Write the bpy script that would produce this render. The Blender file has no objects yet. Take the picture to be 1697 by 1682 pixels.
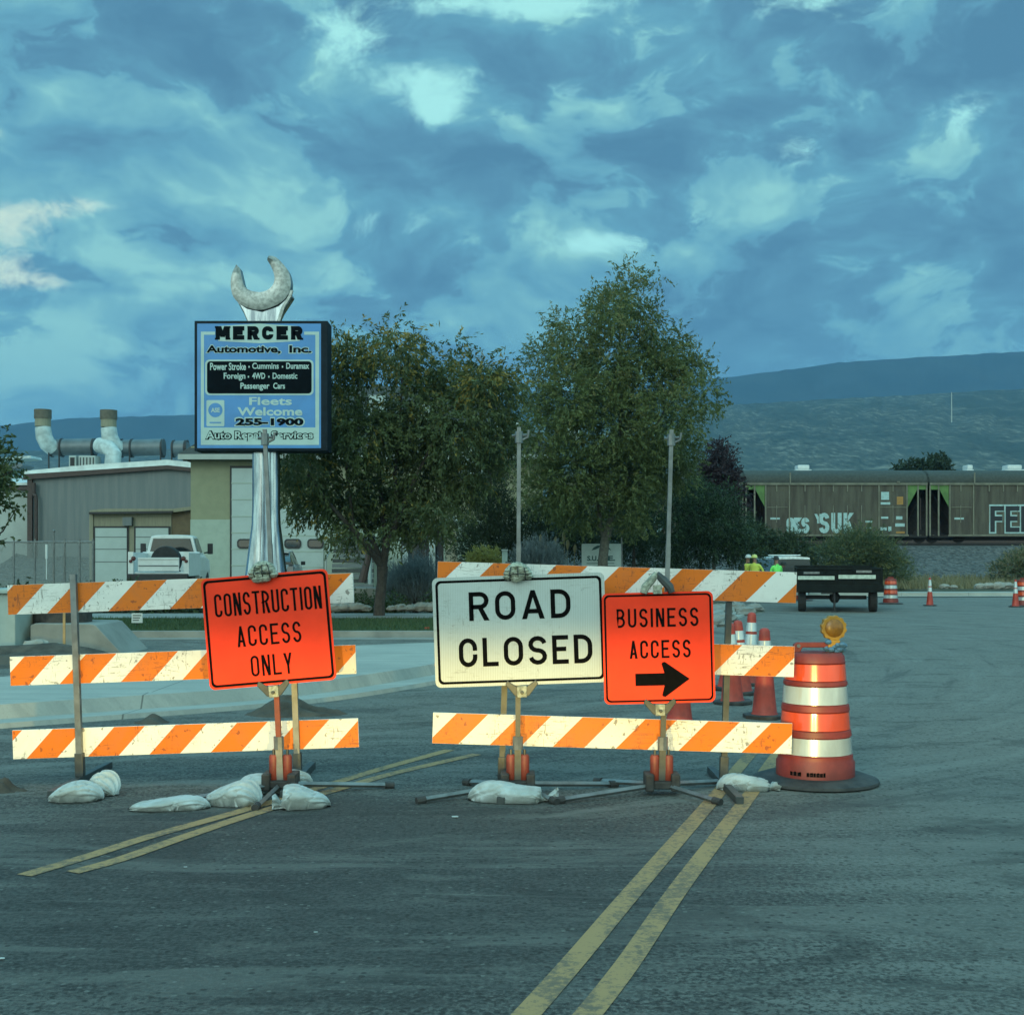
import bpy, bmesh, math, random
import numpy as np
from mathutils import Vector, Matrix
C = bpy.context; D = bpy.data; sc = C.scene
R = math.radians
# ------------------------------------------------------------------ camera
F, H, CX, HY = 2070.0, 1.64, 848.5, 927.0      # focal in photo pixels, eye height, principal x, horizon row
cam = D.cameras.new('camera'); co = D.objects.new('camera', cam); sc.collection.objects.link(co)
co.location = (0, 0, H); co.rotation_euler = (R(90), 0, 0)
cam.sensor_width = 36; cam.lens = 36*F/1697; cam.shift_y = 86/1697
cam.clip_start = .1; cam.clip_end = 12000
sc.camera = co
sc.view_settings.view_transform = 'Standard'; sc.view_settings.look = 'None'
sc.view_settings.exposure = 0; sc.view_settings.gamma = 1; sc.view_settings.use_curve_mapping = False
# ------------------------------------------------------------------ sky
W = D.worlds.new('World'); sc.world = W; W.use_nodes = True
nt = W.node_tree; nt.nodes.clear()
def setin(t, sock, v):
    if isinstance(v, bpy.types.NodeSocket): t.links.new(v, sock)
    elif v is not None: sock.default_value = v
def M_(t, op, a, b=None, c=None, clamp=False):
    n = t.nodes.new('ShaderNodeMath'); n.operation = op; n.use_clamp = clamp
    setin(t, n.inputs[0], a); setin(t, n.inputs[1], b); setin(t, n.inputs[2], c)
    return n.outputs[0]
def SS(t, v, a, b, lo=0., hi=1.):
    n = t.nodes.new('ShaderNodeMapRange'); n.interpolation_type = 'SMOOTHSTEP'
    setin(t, n.inputs[0], v); n.inputs[1].default_value = a; n.inputs[2].default_value = b
    n.inputs[3].default_value = lo; n.inputs[4].default_value = hi
    return n.outputs[0]
def MIX(t, f, a, b, mode='MIX'):
    n = t.nodes.new('ShaderNodeMix'); n.data_type = 'RGBA'; n.blend_type = mode; n.clamp_result = False
    def c4(x): return x if isinstance(x, bpy.types.NodeSocket) else (x[0], x[1], x[2], 1)
    setin(t, n.inputs[0], f); setin(t, n.inputs[6], c4(a)); setin(t, n.inputs[7], c4(b))
    return n.outputs[2]
def NOISE(t, vec, scale, detail=4, rough=.5, dist=0., out=0):
    n = t.nodes.new('ShaderNodeTexNoise'); setin(t, n.inputs['Vector'], vec)
    n.inputs['Scale'].default_value = scale; n.inputs['Detail'].default_value = detail
    n.inputs['Roughness'].default_value = rough; n.inputs['Distortion'].default_value = dist
    return n.outputs[out]
def MAPV(t, vec, loc=(0,0,0), rot=(0,0,0), scl=(1,1,1)):
    n = t.nodes.new('ShaderNodeMapping'); setin(t, n.inputs[0], vec)
    n.inputs[1].default_value = loc; n.inputs[2].default_value = rot; n.inputs[3].default_value = scl
    return n.outputs[0]
tc = nt.nodes.new('ShaderNodeTexCoord'); sp = nt.nodes.new('ShaderNodeSeparateXYZ')
nt.links.new(tc.outputs['Generated'], sp.inputs[0]); X_, Y_, Z_ = sp.outputs
den = M_(nt, 'ADD', M_(nt, 'MAXIMUM', Z_, 0.0), 0.34)
cb = nt.nodes.new('ShaderNodeCombineXYZ')
setin(nt, cb.inputs[0], M_(nt, 'DIVIDE', X_, den)); setin(nt, cb.inputs[1], M_(nt, 'DIVIDE', Y_, den)); cb.inputs[2].default_value = 3.1
P_ = cb.outputs[0]
DV = MAPV(nt, tc.outputs['Generated'], scl=(1, 1, 1.7))
wn = nt.nodes.new('ShaderNodeTexNoise'); nt.links.new(DV, wn.inputs['Vector']); wn.inputs['Scale'].default_value = 7; wn.inputs['Detail'].default_value = 3
vm = nt.nodes.new('ShaderNodeVectorMath'); vm.operation = 'MULTIPLY_ADD'; nt.links.new(wn.outputs['Color'], vm.inputs[0]); vm.inputs[1].default_value = (.13,.13,.13); nt.links.new(DV, vm.inputs[2]); WV = vm.outputs[0]
def LAYER(off, sc_, det, rough):
    return NOISE(nt, MAPV(nt, WV, loc=off), sc_, det, rough)
n1 = LAYER((0,0,0), 5.5, 7, .56); n1b = LAYER((.010,.0,.045), 5.5, 5, .52)
n2 = LAYER((3,7,2), 14., 8, .66)
yy = M_(nt, 'MAXIMUM', Y_, .08)
u = M_(nt, 'DIVIDE', X_, yy); v = M_(nt, 'DIVIDE', Z_, yy)
def blobs(lst):
    s = None
    for px, py, sx, sy, amp in lst:
        a = M_(nt, 'MULTIPLY', M_(nt, 'SUBTRACT', u, (px-CX)/F), F/sx)
        b = M_(nt, 'MULTIPLY', M_(nt, 'SUBTRACT', v, (HY-py)/F), F/sy)
        q = M_(nt, 'ADD', M_(nt, 'MULTIPLY', a, a), M_(nt, 'MULTIPLY', b, b))
        g = M_(nt, 'MULTIPLY', M_(nt, 'EXPONENT', M_(nt, 'MULTIPLY', q, -1)), amp)
        s = g if s is None else M_(nt, 'ADD', s, g)
    return s
gap = blobs([(575,75,80,50,.9),(665,145,100,42,1.1),(735,180,40,25,.7),(860,6,170,22,1.3),(1330,4,130,30,1.1),(1600,190,66,36,.85),
             (650,375,80,28,.72),(1010,400,100,20,.8),(1140,365,50,25,.6),(820,125,70,18,.5),(940,150,50,22,.55),(1320,245,40,34,.75),
             (20,370,80,42,.8),(40,455,100,34,.62),(110,345,90,16,.5),(-60,200,90,40,.5)])
glow = blobs([(620,130,240,110,1.),(60,420,260,110,.9),(60,590,330,60,.9),(1380,280,200,90,.45),(680,390,260,70,.45),(1050,390,240,70,.6),(800,560,300,40,.35),(560,320,200,50,.35),
              (950,20,350,50,.8),(1600,210,160,80,.5),(1500,380,260,60,.35),(130,60,120,60,.3),(1150,130,100,70,.3)])
dark = blobs([(200,180,260,130,.8),(1000,290,260,110,.75),(1350,150,160,90,.45),(150,300,200,45,.5),(720,60,90,40,.5),(420,230,160,110,.5),
              (1250,470,600,90,.35),(800,480,260,60,.4),(1650,60,170,80,.7),(330,20,160,60,.4),(60,500,60,16,.5),(1640,330,120,60,.3)])
relief = M_(nt, 'MULTIPLY', M_(nt, 'SUBTRACT', n1, n1b), 1.9)
base = M_(nt, 'ADD', M_(nt, 'MULTIPLY', M_(nt, 'SUBTRACT', n1, .5), 1.25), M_(nt, 'MULTIPLY', M_(nt, 'SUBTRACT', n2, .5), .80))
base = M_(nt, 'ADD', base, relief)
base = M_(nt, 'ADD', base, M_(nt, 'SUBTRACT', M_(nt, 'MULTIPLY', glow, .33), M_(nt, 'MULTIPLY', dark, .30)))
base = M_(nt, 'ADD', base, SS(nt, M_(nt, 'ADD', n1, M_(nt, 'MULTIPLY', M_(nt, 'SUBTRACT', n2, .5), .45)), .48, .525, .37, .58))
ramp = nt.nodes.new('ShaderNodeValToRGB'); setin(nt, ramp.inputs[0], base)
cr = ramp.color_ramp; cr.elements[0].position = 0.; cr.elements[0].color = (.088,.235,.365,1)
cr.elements[1].position = 1.; cr.elements[1].color = (.31,.68,.67,1)
e = cr.elements.new(.3); e.color = (.112,.295,.430,1)
e = cr.elements.new(.55); e.color = (.140,.390,.520,1)
e = cr.elements.new(.8); e.color = (.205,.51,.585,1)
gv = M_(nt, 'ADD', gap, M_(nt, 'ADD', M_(nt, 'MULTIPLY', M_(nt, 'SUBTRACT', n2, .5), 3.8), M_(nt, 'MULTIPLY', M_(nt, 'SUBTRACT', n1, .5), 1.6)))
gm = M_(nt, 'MULTIPLY', SS(nt, gv, .25, 1.25), SS(nt, gap, .05, .4))
sky = nt.nodes.new('ShaderNodeTexSky'); sky.sky_type = 'NISHITA'; sky.sun_disc = False
SUN_EL, SUN_AZ = 24, 205
sky.sun_elevation = R(SUN_EL); sky.sun_rotation = R(SUN_AZ)
nish = MIX(nt, 1., sky.outputs[0], (.10,.10,.10), 'MULTIPLY')
warm = SS(nt, u, -.28, -.36)
gcol = MIX(nt, warm, (.39,.84,.76), (.62,.78,.60))
gcol = MIX(nt, .25, gcol, nish, 'ADD')
cloudcol = MIX(nt, gm, ramp.outputs[0], gcol)
# horizon haze band
cloudcol = MIX(nt, SS(nt, v, .21, .06, 0, .5), cloudcol, (.115,.33,.49))
# thinner cloud overhead, brighter and warmer sky behind the viewer
up = SS(nt, Z_, .42, .8)
beh = SS(nt, Y_, .25, -.55)
tot = MIX(nt, up, cloudcol, (.38,1.24,1.58))
mm = MIX(nt, beh, tot, (.72,1.24,1.16))
mm = MIX(nt, .3, mm, nish, 'ADD')
tot = MIX(nt, SS(nt, M_(nt,'MAXIMUM', up, beh), 0., .2), cloudcol, mm)
bg = nt.nodes.new('ShaderNodeBackground'); setin(nt, bg.inputs[0], tot); bg.inputs[1].default_value = 1.0
wo = nt.nodes.new('ShaderNodeOutputWorld'); nt.links.new(bg.outputs[0], wo.inputs[0])
sun = D.lights.new('sun', 'SUN'); so = D.objects.new('sun', sun); sc.collection.objects.link(so)
sun.energy = .5; sun.angle = R(18); sun.color = (.85, 1., .9)
so.rotation_euler = (R(90-SUN_EL), 0, R(180-SUN_AZ))
# the dipped headlamps of the vehicle the photo is taken from (their light shows on rails and signs)
HL = []
for k, hx in enumerate((-1.0, .45)):
    l = D.lights.new('headlamp', 'SPOT'); lo = D.objects.new('headlamp', l); sc.collection.objects.link(lo)
    lo.location = (hx, 1.2, .72); lo.rotation_euler = (R(90), 0, R(0))
    l.energy = 1600; l.color = (1., .72, .20); l.spot_size = R(80); l.spot_blend = .5; l.shadow_soft_size = .06
    l.use_nodes = True; t = l.node_tree; em = [n for n in t.nodes if n.type == 'EMISSION'][0]
    tcl = t.nodes.new('ShaderNodeTexCoord'); sl = t.nodes.new('ShaderNodeSeparateXYZ'); t.links.new(tcl.outputs['Normal'], sl.inputs[0])
    el = sl.outputs[1]          # local y of the beam = up
    a = M_(t, 'MULTIPLY', SS(t, el, R(4.2), R(.2)), SS(t, el, R(-4.9), R(-3.3)))
    a = M_(t, 'ADD', a, .015)
    setin(t, em.inputs['Strength'], a)
# ------------------------------------------------------------------ helpers
def S(px, py, Y):                  # photo pixel at depth Y -> world point
    return Vector(((px-CX)*Y/F, Y, H-(py-HY)*Y/F))
def G(px, py, z=0.):               # photo pixel on ground of height z
    Y = (H-z)*F/(py-HY); return Vector(((px-CX)*Y/F, Y, z))
col = sc.collection
def tag(o, label=None, cat=None, group=None, kind=None):
    for k, v_ in (('label', label), ('category', cat), ('group', group), ('kind', kind)):
        if v_: o[k] = v_
    return o
def thing(name, label, cat, loc=(0,0,0), rot=(0,0,0), group=None):
    o = D.objects.new(name, None); col.objects.link(o); o.location = loc; o.rotation_euler = rot; o.empty_display_size = .1
    return tag(o, label, cat, group)
def children(o): return [c for c in D.objects if c.parent == o]
def copy_tree(o, parent=None):
    c = o.copy(); col.objects.link(c); c.parent = parent
    for ch in children(o): copy_tree(ch, c)
    return c
def clip_poly(poly, w0, w1, h0, h1):
    def cl(ps, f, t):
        out = []
        for i in range(len(ps)):
            a, b = ps[i-1], ps[i]; fa, fb = f(a), f(b)
            if (fa >= 0) != (fb >= 0):
                s = fa/(fa-fb); out.append((a[0]+(b[0]-a[0])*s, a[1]+(b[1]-a[1])*s))
            if fb >= 0: out.append(b)
        return out
    for f in (lambda p: p[0]-w0, lambda p: w1-p[0], lambda p: p[1]-h0, lambda p: h1-p[1]):
        poly = cl(poly, f, 0)
        if not poly: return []
    return poly
def rr(w, h, r, n=6, cx=0, cy=0):
    pts = []
    for (sx, sy, a0) in ((1,1,0),(-1,1,90),(-1,-1,180),(1,-1,270)):
        for i in range(n+1):
            a = R(a0+90*i/n); pts.append((cx+sx*(w/2-r)+r*math.cos(a), cy+sy*(h/2-r)+r*math.sin(a)))
    return pts
_tc = {}
def textgeo(s, bold=0.):
    k = (s, bold)
    if k in _tc: return _tc[k]
    cu = D.curves.new('text', 'FONT'); cu.body = s; cu.offset = bold; cu.resolution_u = 3
    o = D.objects.new('text', cu); col.objects.link(o); C.view_layer.update()
    me = D.meshes.new_from_object(o.evaluated_get(C.evaluated_depsgraph_get()))
    vs = [(q.co.x, q.co.y) for q in me.vertices]; fs = [tuple(p.vertices) for p in me.polygons]
    D.objects.remove(o); D.curves.remove(cu); D.meshes.remove(me)
    _tc[k] = (vs, fs); return _tc[k]
class MB:
    def __init__(s): s.v = []; s.f = []; s.m = []
    def add(s, vs, fs, m=0):
        b = len(s.v); s.v += [tuple(q) for q in vs]; s.f += [tuple(b+i for i in f) for f in fs]; s.m += [m]*len(fs); return s
    def box(s, x0, x1, y0, y1, z0, z1, m=0, M=None):
        vs = [Vector((x,y,z)) for x in (x0,x1) for y in (y0,y1) for z in (z0,z1)]
        if M: vs = [M @ q for q in vs]
        return s.add(vs, [(0,1,3,2),(4,6,7,5),(0,4,5,1),(2,3,7,6),(0,2,6,4),(1,5,7,3)], m)
    def tube(s, p0, p1, r0, r1=None, n=10, m=0, caps=True, rot=0.):
        r1 = r0 if r1 is None else r1; p0 = Vector(p0); p1 = Vector(p1); d = (p1-p0).normalized()
        a = d.orthogonal().normalized() if abs(d.z) < .99 else Vector((1,0,0)); b = d.cross(a)
        vs = []
        for p, r in ((p0,r0),(p1,r1)):
            for i in range(n):
                t = 2*math.pi*i/n+rot; vs.append(p+a*(r*math.cos(t))+b*(r*math.sin(t)))
        fs = [(i,(i+1)%n,n+(i+1)%n,n+i) for i in range(n)]
        if caps: fs += [tuple(range(n))[::-1], tuple(range(n,2*n))]
        return s.add(vs, fs, m)
    def path(s, pts, r, n=8, m=0):
        pts = [Vector(p) for p in pts]; rs = r if isinstance(r, (list,tuple)) else [r]*len(pts)
        ref = Vector((0,1,0)); vs = []
        for i, p in enumerate(pts):
            d = (pts[min(i+1,len(pts)-1)]-pts[max(i-1,0)]).normalized()
            a = d.cross(ref); a = a.normalized() if a.length > .1 else d.orthogonal().normalized(); b = d.cross(a)
            for k in range(n):
                t = 2*math.pi*k/n; vs.append(p+a*(rs[i]*math.cos(t))+b*(rs[i]*math.sin(t)))
        fs = []
        for i in range(len(pts)-1):
            for k in range(n): fs.append((i*n+k, i*n+(k+1)%n, (i+1)*n+(k+1)%n, (i+1)*n+k))
        fs += [tuple(range(n))[::-1], tuple(range((len(pts)-1)*n, len(pts)*n))]
        return s.add(vs, fs, m)
    def lathe(s, prof, c=(0,0,0), n=32, m=0, ax='z'):
        vs = []
        for r, z in prof:
            for i in range(n):
                t = 2*math.pi*i/n; x, y = r*math.cos(t), r*math.sin(t)
                vs.append((c[0]+x, c[1]+y, c[2]+z) if ax == 'z' else ((c[0]+x, c[1]+z, c[2]+y) if ax == 'y' else (c[0]+z, c[1]+x, c[2]+y)))
        k = len(prof)
        fs = [(j*n+i, j*n+(i+1)%n, (j+1)*n+(i+1)%n, (j+1)*n+i) for j in range(k-1) for i in range(n)]
        if prof[0][0] > 1e-4: fs.append(tuple(range(n))[::-1])
        if prof[-1][0] > 1e-4: fs.append(tuple(range((k-1)*n, k*n)))
        return s.add(vs, fs, m)
    def prism(s, pts, d0, d1, m=0, ax='y', front_only=False):     # 2d outline (u,v) pulled along ax
        def mk(p, d): return (p[0], d, p[1]) if ax == 'y' else ((d, p[0], p[1]) if ax == 'x' else (p[0], p[1], d))
        n = len(pts); vs = [mk(p, d0) for p in pts]+[mk(p, d1) for p in pts]
        fs = [tuple(range(n)), tuple(range(n,2*n))[::-1]]+[(i, i+n, (i+1)%n+n, (i+1)%n) for i in range(n)]
        return s.add(vs, fs, m)
    def flat(s, pts, y, m=0):
        return s.add([(p[0], y, p[1]) for p in pts], [tuple(range(len(pts)))], m)
    def ring(s, a, b, y, m=0):
        n = len(a); return s.add([(p[0], y, p[1]) for p in a]+[(p[0], y, p[1]) for p in b], [(i, (i+1)%n, n+(i+1)%n, n+i) for i in range(n)], m)
    def text(s, txt, x0, x1, z0, z1, y, m=0, bold=0., pad=0.):
        vs, fs = textgeo(txt, bold)
        ax0 = min(q[0] for q in vs); ax1 = max(q[0] for q in vs); ay0 = min(q[1] for q in vs); ay1 = max(q[1] for q in vs)
        x0 -= pad; x1 += pad; z0 -= pad; z1 += pad
        return s.add([(x0+(q[0]-ax0)/(ax1-ax0)*(x1-x0), y, z0+(q[1]-ay0)/(ay1-ay0)*(z1-z0)) for q in vs], fs, m)
    def build(s, name, mats, parent=None, smooth=False, bevel=0., world=False, M=None):
        me = D.meshes.new(name); vs = s.v
        if M is not None: vs = [tuple(M @ Vector(q)) for q in vs]
        if world and parent is not None:
            l = parent.location; vs = [(q[0]-l.x, q[1]-l.y, q[2]-l.z) for q in vs]
        me.from_pydata(vs, [], s.f); me.update()
        if not isinstance(mats, (list, tuple)): mats = [mats]
        for q in mats: me.materials.append(q)
        me.polygons.foreach_set('material_index', s.m)
        bm = bmesh.new(); bm.from_mesh(me); bmesh.ops.recalc_face_normals(bm, faces=bm.faces); bm.to_mesh(me); bm.free()
        if smooth:
            me.polygons.foreach_set('use_smooth', [True]*len(me.polygons))
            try: me.set_sharp_from_angle(angle=R(38))
            except Exception: pass
        o = D.objects.new(name, me); col.objects.link(o); o.parent = parent
        if bevel:
            b = o.modifiers.new('bevel', 'BEVEL'); b.width = bevel; b.segments = 2; b.limit_method = 'ANGLE'
        return o
# ------------------------------------------------------------------ materials
def mat(name, c, rough=.6, metal=0., amt=.25, scale=6., bump=0., bscale=40., c2=None, detail=5, spec=.5, coat=0., stretch=(1,1,1), alpha=None):
    m = D.materials.new(name); m.use_nodes = True; t = m.node_tree; b = t.nodes['Principled BSDF']
    b.inputs['Roughness'].default_value = rough; b.inputs['Metallic'].default_value = metal
    b.inputs['Specular IOR Level'].default_value = spec; b.inputs['Coat Weight'].default_value = coat
    tcn = t.nodes.new('ShaderNodeTexCoord'); vec = MAPV(t, tcn.outputs['Object'], scl=stretch)
    n = NOISE(t, vec, scale, detail, .6)
    f = SS(t, n, .35, .68)
    c2 = c2 or tuple(x*(1-amt) for x in c)
    setin(t, b.inputs['Base Color'], MIX(t, f, c, c2))
    if bump:
        bn = t.nodes.new('ShaderNodeBump'); bn.inputs['Strength'].default_value = bump; bn.inputs['Distance'].default_value = .01
        setin(t, bn.inputs['Height'], NOISE(t, vec, bscale, 4, .6)); t.links.new(bn.outputs[0], b.inputs['Normal'])
    return m
def sheeting(name, c, scr=(.16,.15,.13), ribs=False, amt=.30, spot=.8):   # worn reflective sheeting, with scratches and scuffs
    m = D.materials.new(name); m.use_nodes = True; t = m.node_tree; b = t.nodes['Principled BSDF']
    b.inputs['Roughness'].default_value = .45; b.inputs['Specular IOR Level'].default_value = .3
    tcn = t.nodes.new('ShaderNodeTexCoord'); o = tcn.outputs['Object']
    oi = t.nodes.new('ShaderNodeObjectInfo'); ad = t.nodes.new('ShaderNodeVectorMath'); ad.operation = 'ADD'
    cmb = t.nodes.new('ShaderNodeCombineXYZ'); setin(t, cmb.inputs[0], M_(t,'MULTIPLY',oi.outputs['Random'],40.)); setin(t, cmb.inputs[1], M_(t,'MULTIPLY',oi.outputs['Random'],17.))
    t.links.new(o, ad.inputs[0]); t.links.new(cmb.outputs[0], ad.inputs[1]); o = ad.outputs[0]
    s1 = NOISE(t, MAPV(t, o, scl=(3,1,30)), 3., 6, .7, 1.2)
    s2 = NOISE(t, MAPV(t, o, rot=(0,.4,0), scl=(26,1,5)), 2., 6, .7, 1.)
    s3 = NOISE(t, o, 5., 6, .7, .4)
    k = M_(t, 'MAXIMUM', SS(t, s1, .57, .62), SS(t, s2, .585, .63))
    k = M_(t, 'MULTIPLY', k, SS(t, NOISE(t, o, 4.2, 3, .5), .42, .56))
    k = M_(t, 'MULTIPLY', k, .8)
    k = M_(t, 'MAXIMUM', k, SS(t, NOISE(t, MAPV(t, o, loc=(3,0,8)), 22., 3, .5), .645, .68, 0, spot))
    cc = MIX(t, SS(t, s3, .4, .75, 0, amt), c, tuple(x*.5+.06 for x in c))
    if ribs:
        w = t.nodes.new('ShaderNodeTexWave'); w.bands_direction = 'X'; w.inputs['Scale'].default_value = 26; w.inputs['Distortion'].default_value = .4
        t.links.new(o, w.inputs['Vector'])
        cc = MIX(t, M_(t,'MULTIPLY', w.outputs['Fac'], SS(t, NOISE(t, o, 2.2, 3, .5), .3, .6, .25, .60)), cc, (.30,.31,.28))
    setin(t, b.inputs['Base Color'], MIX(t, k, cc, scr))
    return m
m_wht = sheeting('white_sheeting', (.70,.70,.66))
m_org = sheeting('orange_sheeting', (.66,.150,.006), scr=(.25,.06,.02))
m_signw = sheeting('white_sign_sheeting', (.45,.50,.49), scr=(.27,.29,.27), ribs=True, amt=.2, spot=.15)
m_signo = mat('fluorescent_orange', (.97,.046,.012), .55, amt=.16, scale=2.5, spec=.2)
m_ink = mat('black_ink', (.004,.004,.004), .8, amt=.3, scale=20, spec=.05)
m_galv = mat('galvanised_steel', (.20,.215,.215), .42, .5, amt=.35, scale=9)
m_galvd = mat('darkened_steel', (.065,.075,.075), .5, .4, amt=.4, scale=9)  # steel darkened in its colour to offset headlamp light on lower masts and posts
m_blk = mat('black_rubber', (.018,.018,.018), .7, amt=.4, scale=8, bump=.2, c2=(.05,.048,.045))
m_clamp = mat('taped_bracket', (.38,.40,.31), .5, amt=.5, scale=34, bump=1., bscale=60, c2=(.16,.17,.13))
m_spring = mat('orange_plastic', (.22,.035,.018), .55, amt=.4, scale=10)
m_red = mat('faded_drum_plastic', (.23,.028,.018), .5, amt=.35, scale=5, bump=.1, bscale=12)
m_cone = mat('cone_orange', (.42,.042,.022), .5, amt=.35, scale=7)
m_bag = mat('white_woven_sandbag', (.46,.52,.52), .75, amt=.30, scale=7, bump=.5, bscale=90, c2=(.33,.36,.34))
m_barr = mat('aluminium', (.5,.5,.5), .35, .8, amt=.2)
m_glass = mat('dark_glass', (.012,.016,.018), .08, amt=.1, spec=.8)
m_wpaint = mat('white_paint', (.60,.64,.63), .35, amt=.12, scale=3, coat=.3)
m_dark = mat('dark_trim', (.02,.02,.022), .6, amt=.3)
m_tyre = mat('tyre_rubber', (.022,.022,.022), .85, amt=.4)
m_bark = mat('bark', (.055,.045,.036), .9, amt=.5, scale=12, bump=.8, bscale=25)
m_conc = mat('concrete', (.34,.35,.32), .8, amt=.22, scale=.9, bump=.25, bscale=60)
m_concold = mat('old_concrete', (.24,.25,.23), .85, amt=.3, scale=1.3, bump=.3, bscale=50)
# ------------------------------------------------------------------ ground
def ground_mat(name, kind):
    m = D.materials.new(name); m.use_nodes = True; t = m.node_tree; b = t.nodes['Principled BSDF']
    tcn = t.nodes.new('ShaderNodeTexCoord'); o = tcn.outputs['Object']
    b.inputs['Specular IOR Level'].default_value = .35
    if kind == 'asphalt':
        fine = NOISE(t, o, 38., 4, .75); mid = NOISE(t, o, 9., 5, .65); big = NOISE(t, MAPV(t, o, rot=(0,0,.35), scl=(.35,1.,1)), .55, 5, .6, .8)
        st = NOISE(t, MAPV(t, o, rot=(0,0,-.25), scl=(.35,2.8,1)), 1.1, 6, .65, .5)
        st2 = NOISE(t, MAPV(t, o, rot=(0,0,1.1), scl=(.25,2.2,1)), 1.5, 5, .6, .6)
        c = MIX(t, SS(t, big, .36, .62), (.105,.112,.104), (.058,.064,.061))
        c = MIX(t, SS(t, st, .49, .62, 0, .8), c, (.165,.172,.158))
        c = MIX(t, SS(t, st, .47, .33, 0, .6), c, (.032,.034,.034))
        c = MIX(t, SS(t, st2, .55, .72, 0, .45), c, (.11,.118,.108))
        c = MIX(t, SS(t, fine, .51, .58, 0, .7), c, (.175,.18,.165))
        c = MIX(t, SS(t, fine, .49, .42, 0, .85), c, (.020,.022,.022))
        c = MIX(t, SS(t, mid, .53, .66, 0, .5), c, (.034,.037,.036)); c = MIX(t, SS(t, mid, .47, .36, 0, .35), c, (.17,.175,.16))
        # dust carried onto the far part of the road
        s = t.nodes.new('ShaderNodeSeparateXYZ'); t.links.new(o, s.inputs[0])
        dust = M_(t, 'MULTIPLY', SS(t, s.outputs[1], 8.5, 17., 0, .8), SS(t, NOISE(t, MAPV(t, o, rot=(0,0,.5), scl=(.3,1.3,1)), .8, 5, .6, 1.), .22, .6, .35, 1.))
        c = MIX(t, dust, c, (.175,.172,.148))
        side = M_(t, 'MULTIPLY', SS(t, s.outputs[0], .8, 3.4, 0, .72), SS(t, NOISE(t, MAPV(t, o, rot=(0,0,-.3), scl=(.4,1.1,1)), .9, 5, .6, 1.2), .25, .6, .4, 1.))
        c = MIX(t, side, c, (.185,.188,.168))
        grv = NOISE(t, o, 16., 5, .8); c = MIX(t, M_(t, 'MULTIPLY', SS(t, s.outputs[1], 5., 12.), SS(t, grv, .52, .62, 0, .5)), c, (.22,.22,.20)); c = MIX(t, M_(t, 'MULTIPLY', SS(t, s.outputs[1], 5., 12.), SS(t, grv, .48, .40, 0, .5)), c, (.05,.055,.052))
        # darker, fresher patch where the lanes meet
        px_ = M_(t, 'MULTIPLY', M_(t, 'SUBTRACT', s.outputs[0], -1.1), 1/2.6); py_ = M_(t, 'MULTIPLY', M_(t, 'SUBTRACT', s.outputs[1], 6.6), 1/2.3)
        pm = M_(t, 'ADD', M_(t, 'MULTIPLY', px_, px_), M_(t, 'MULTIPLY', py_, py_))
        c = MIX(t, SS(t, M_(t, 'ADD', pm, M_(t, 'MULTIPLY', M_(t, 'SUBTRACT', mid, .5), 1.6)), 1.25, .45, 0, .60), c, (.034,.038,.038))
        w1 = NOISE(t, MAPV(t, o, rot=(0,0,.18), scl=(.22,1.5,1)), 1.15, 7, .72, .7); w2 = NOISE(t, MAPV(t, o, loc=(5,2,0), rot=(0,0,-.12), scl=(.5,1.1,1)), 1.7, 6, .7, .5)
        c = MIX(t, SS(t, w1, .50, .60, 0, .50), c, (.150,.155,.142)); c = MIX(t, SS(t, w2, .47, .37, 0, .45), c, (.024,.027,.027)); c = MIX(t, SS(t, w2, .55, .66, 0, .30), c, (.19,.19,.17))
        # tyre tracks swinging round to the right
        ax = M_(t, 'SUBTRACT', s.outputs[0], -9.); ay = M_(t, 'SUBTRACT', s.outputs[1], 24.)
        rad_ = M_(t, 'SQRT', M_(t, 'ADD', M_(t, 'MULTIPLY', ax, ax), M_(t, 'MULTIPLY', ay, ay))); ang = M_(t, 'ARCTAN2', ay, ax)
        cbn = t.nodes.new('ShaderNodeCombineXYZ'); setin(t, cbn.inputs[0], M_(t, 'MULTIPLY', rad_, 1.5)); setin(t, cbn.inputs[1], M_(t, 'MULTIPLY', ang, 3.))
        tr_ = NOISE(t, cbn.outputs[0], 1.3, 6, .68, .5)
        c = MIX(t, M_(t, 'MULTIPLY', SS(t, tr_, .52, .66, 0, .55), SS(t, s.outputs[1], 6., 9.)), c, (.21,.22,.20))
        c = MIX(t, M_(t, 'MULTIPLY', SS(t, tr_, .46, .34, 0, .55), SS(t, s.outputs[1], 6., 9.)), c, (.055,.06,.06))
        vg = t.nodes.new('ShaderNodeTexVoronoi'); vg.inputs['Scale'].default_value = 26; t.links.new(o, vg.inputs['Vector'])
        sx_ = t.nodes.new('ShaderNodeSeparateColor'); t.links.new(vg.outputs['Color'], sx_.inputs[0])
        c = MIX(t, M_(t, 'MULTIPLY', SS(t, vg.outputs['Distance'], .34, .22), SS(t, sx_.outputs[0], .86, .92, 0, .45)), c, (.22,.23,.21))
        c = MIX(t, M_(t, 'MULTIPLY', SS(t, vg.outputs['Distance'], .42, .25), SS(t, sx_.outputs[1], .72, .80, 0, .7)), c, (.016,.018,.018))
        vc = t.nodes.new('ShaderNodeTexVoronoi'); vc.feature = 'DISTANCE_TO_EDGE'; vc.inputs['Scale'].default_value = .33
        ad_ = t.nodes.new('ShaderNodeVectorMath'); ad_.operation = 'MULTIPLY_ADD'; nz = t.nodes.new('ShaderNodeTexNoise'); nz.inputs['Scale'].default_value = 2.2; nz.inputs['Detail'].default_value = 5; t.links.new(o, nz.inputs['Vector'])
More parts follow.
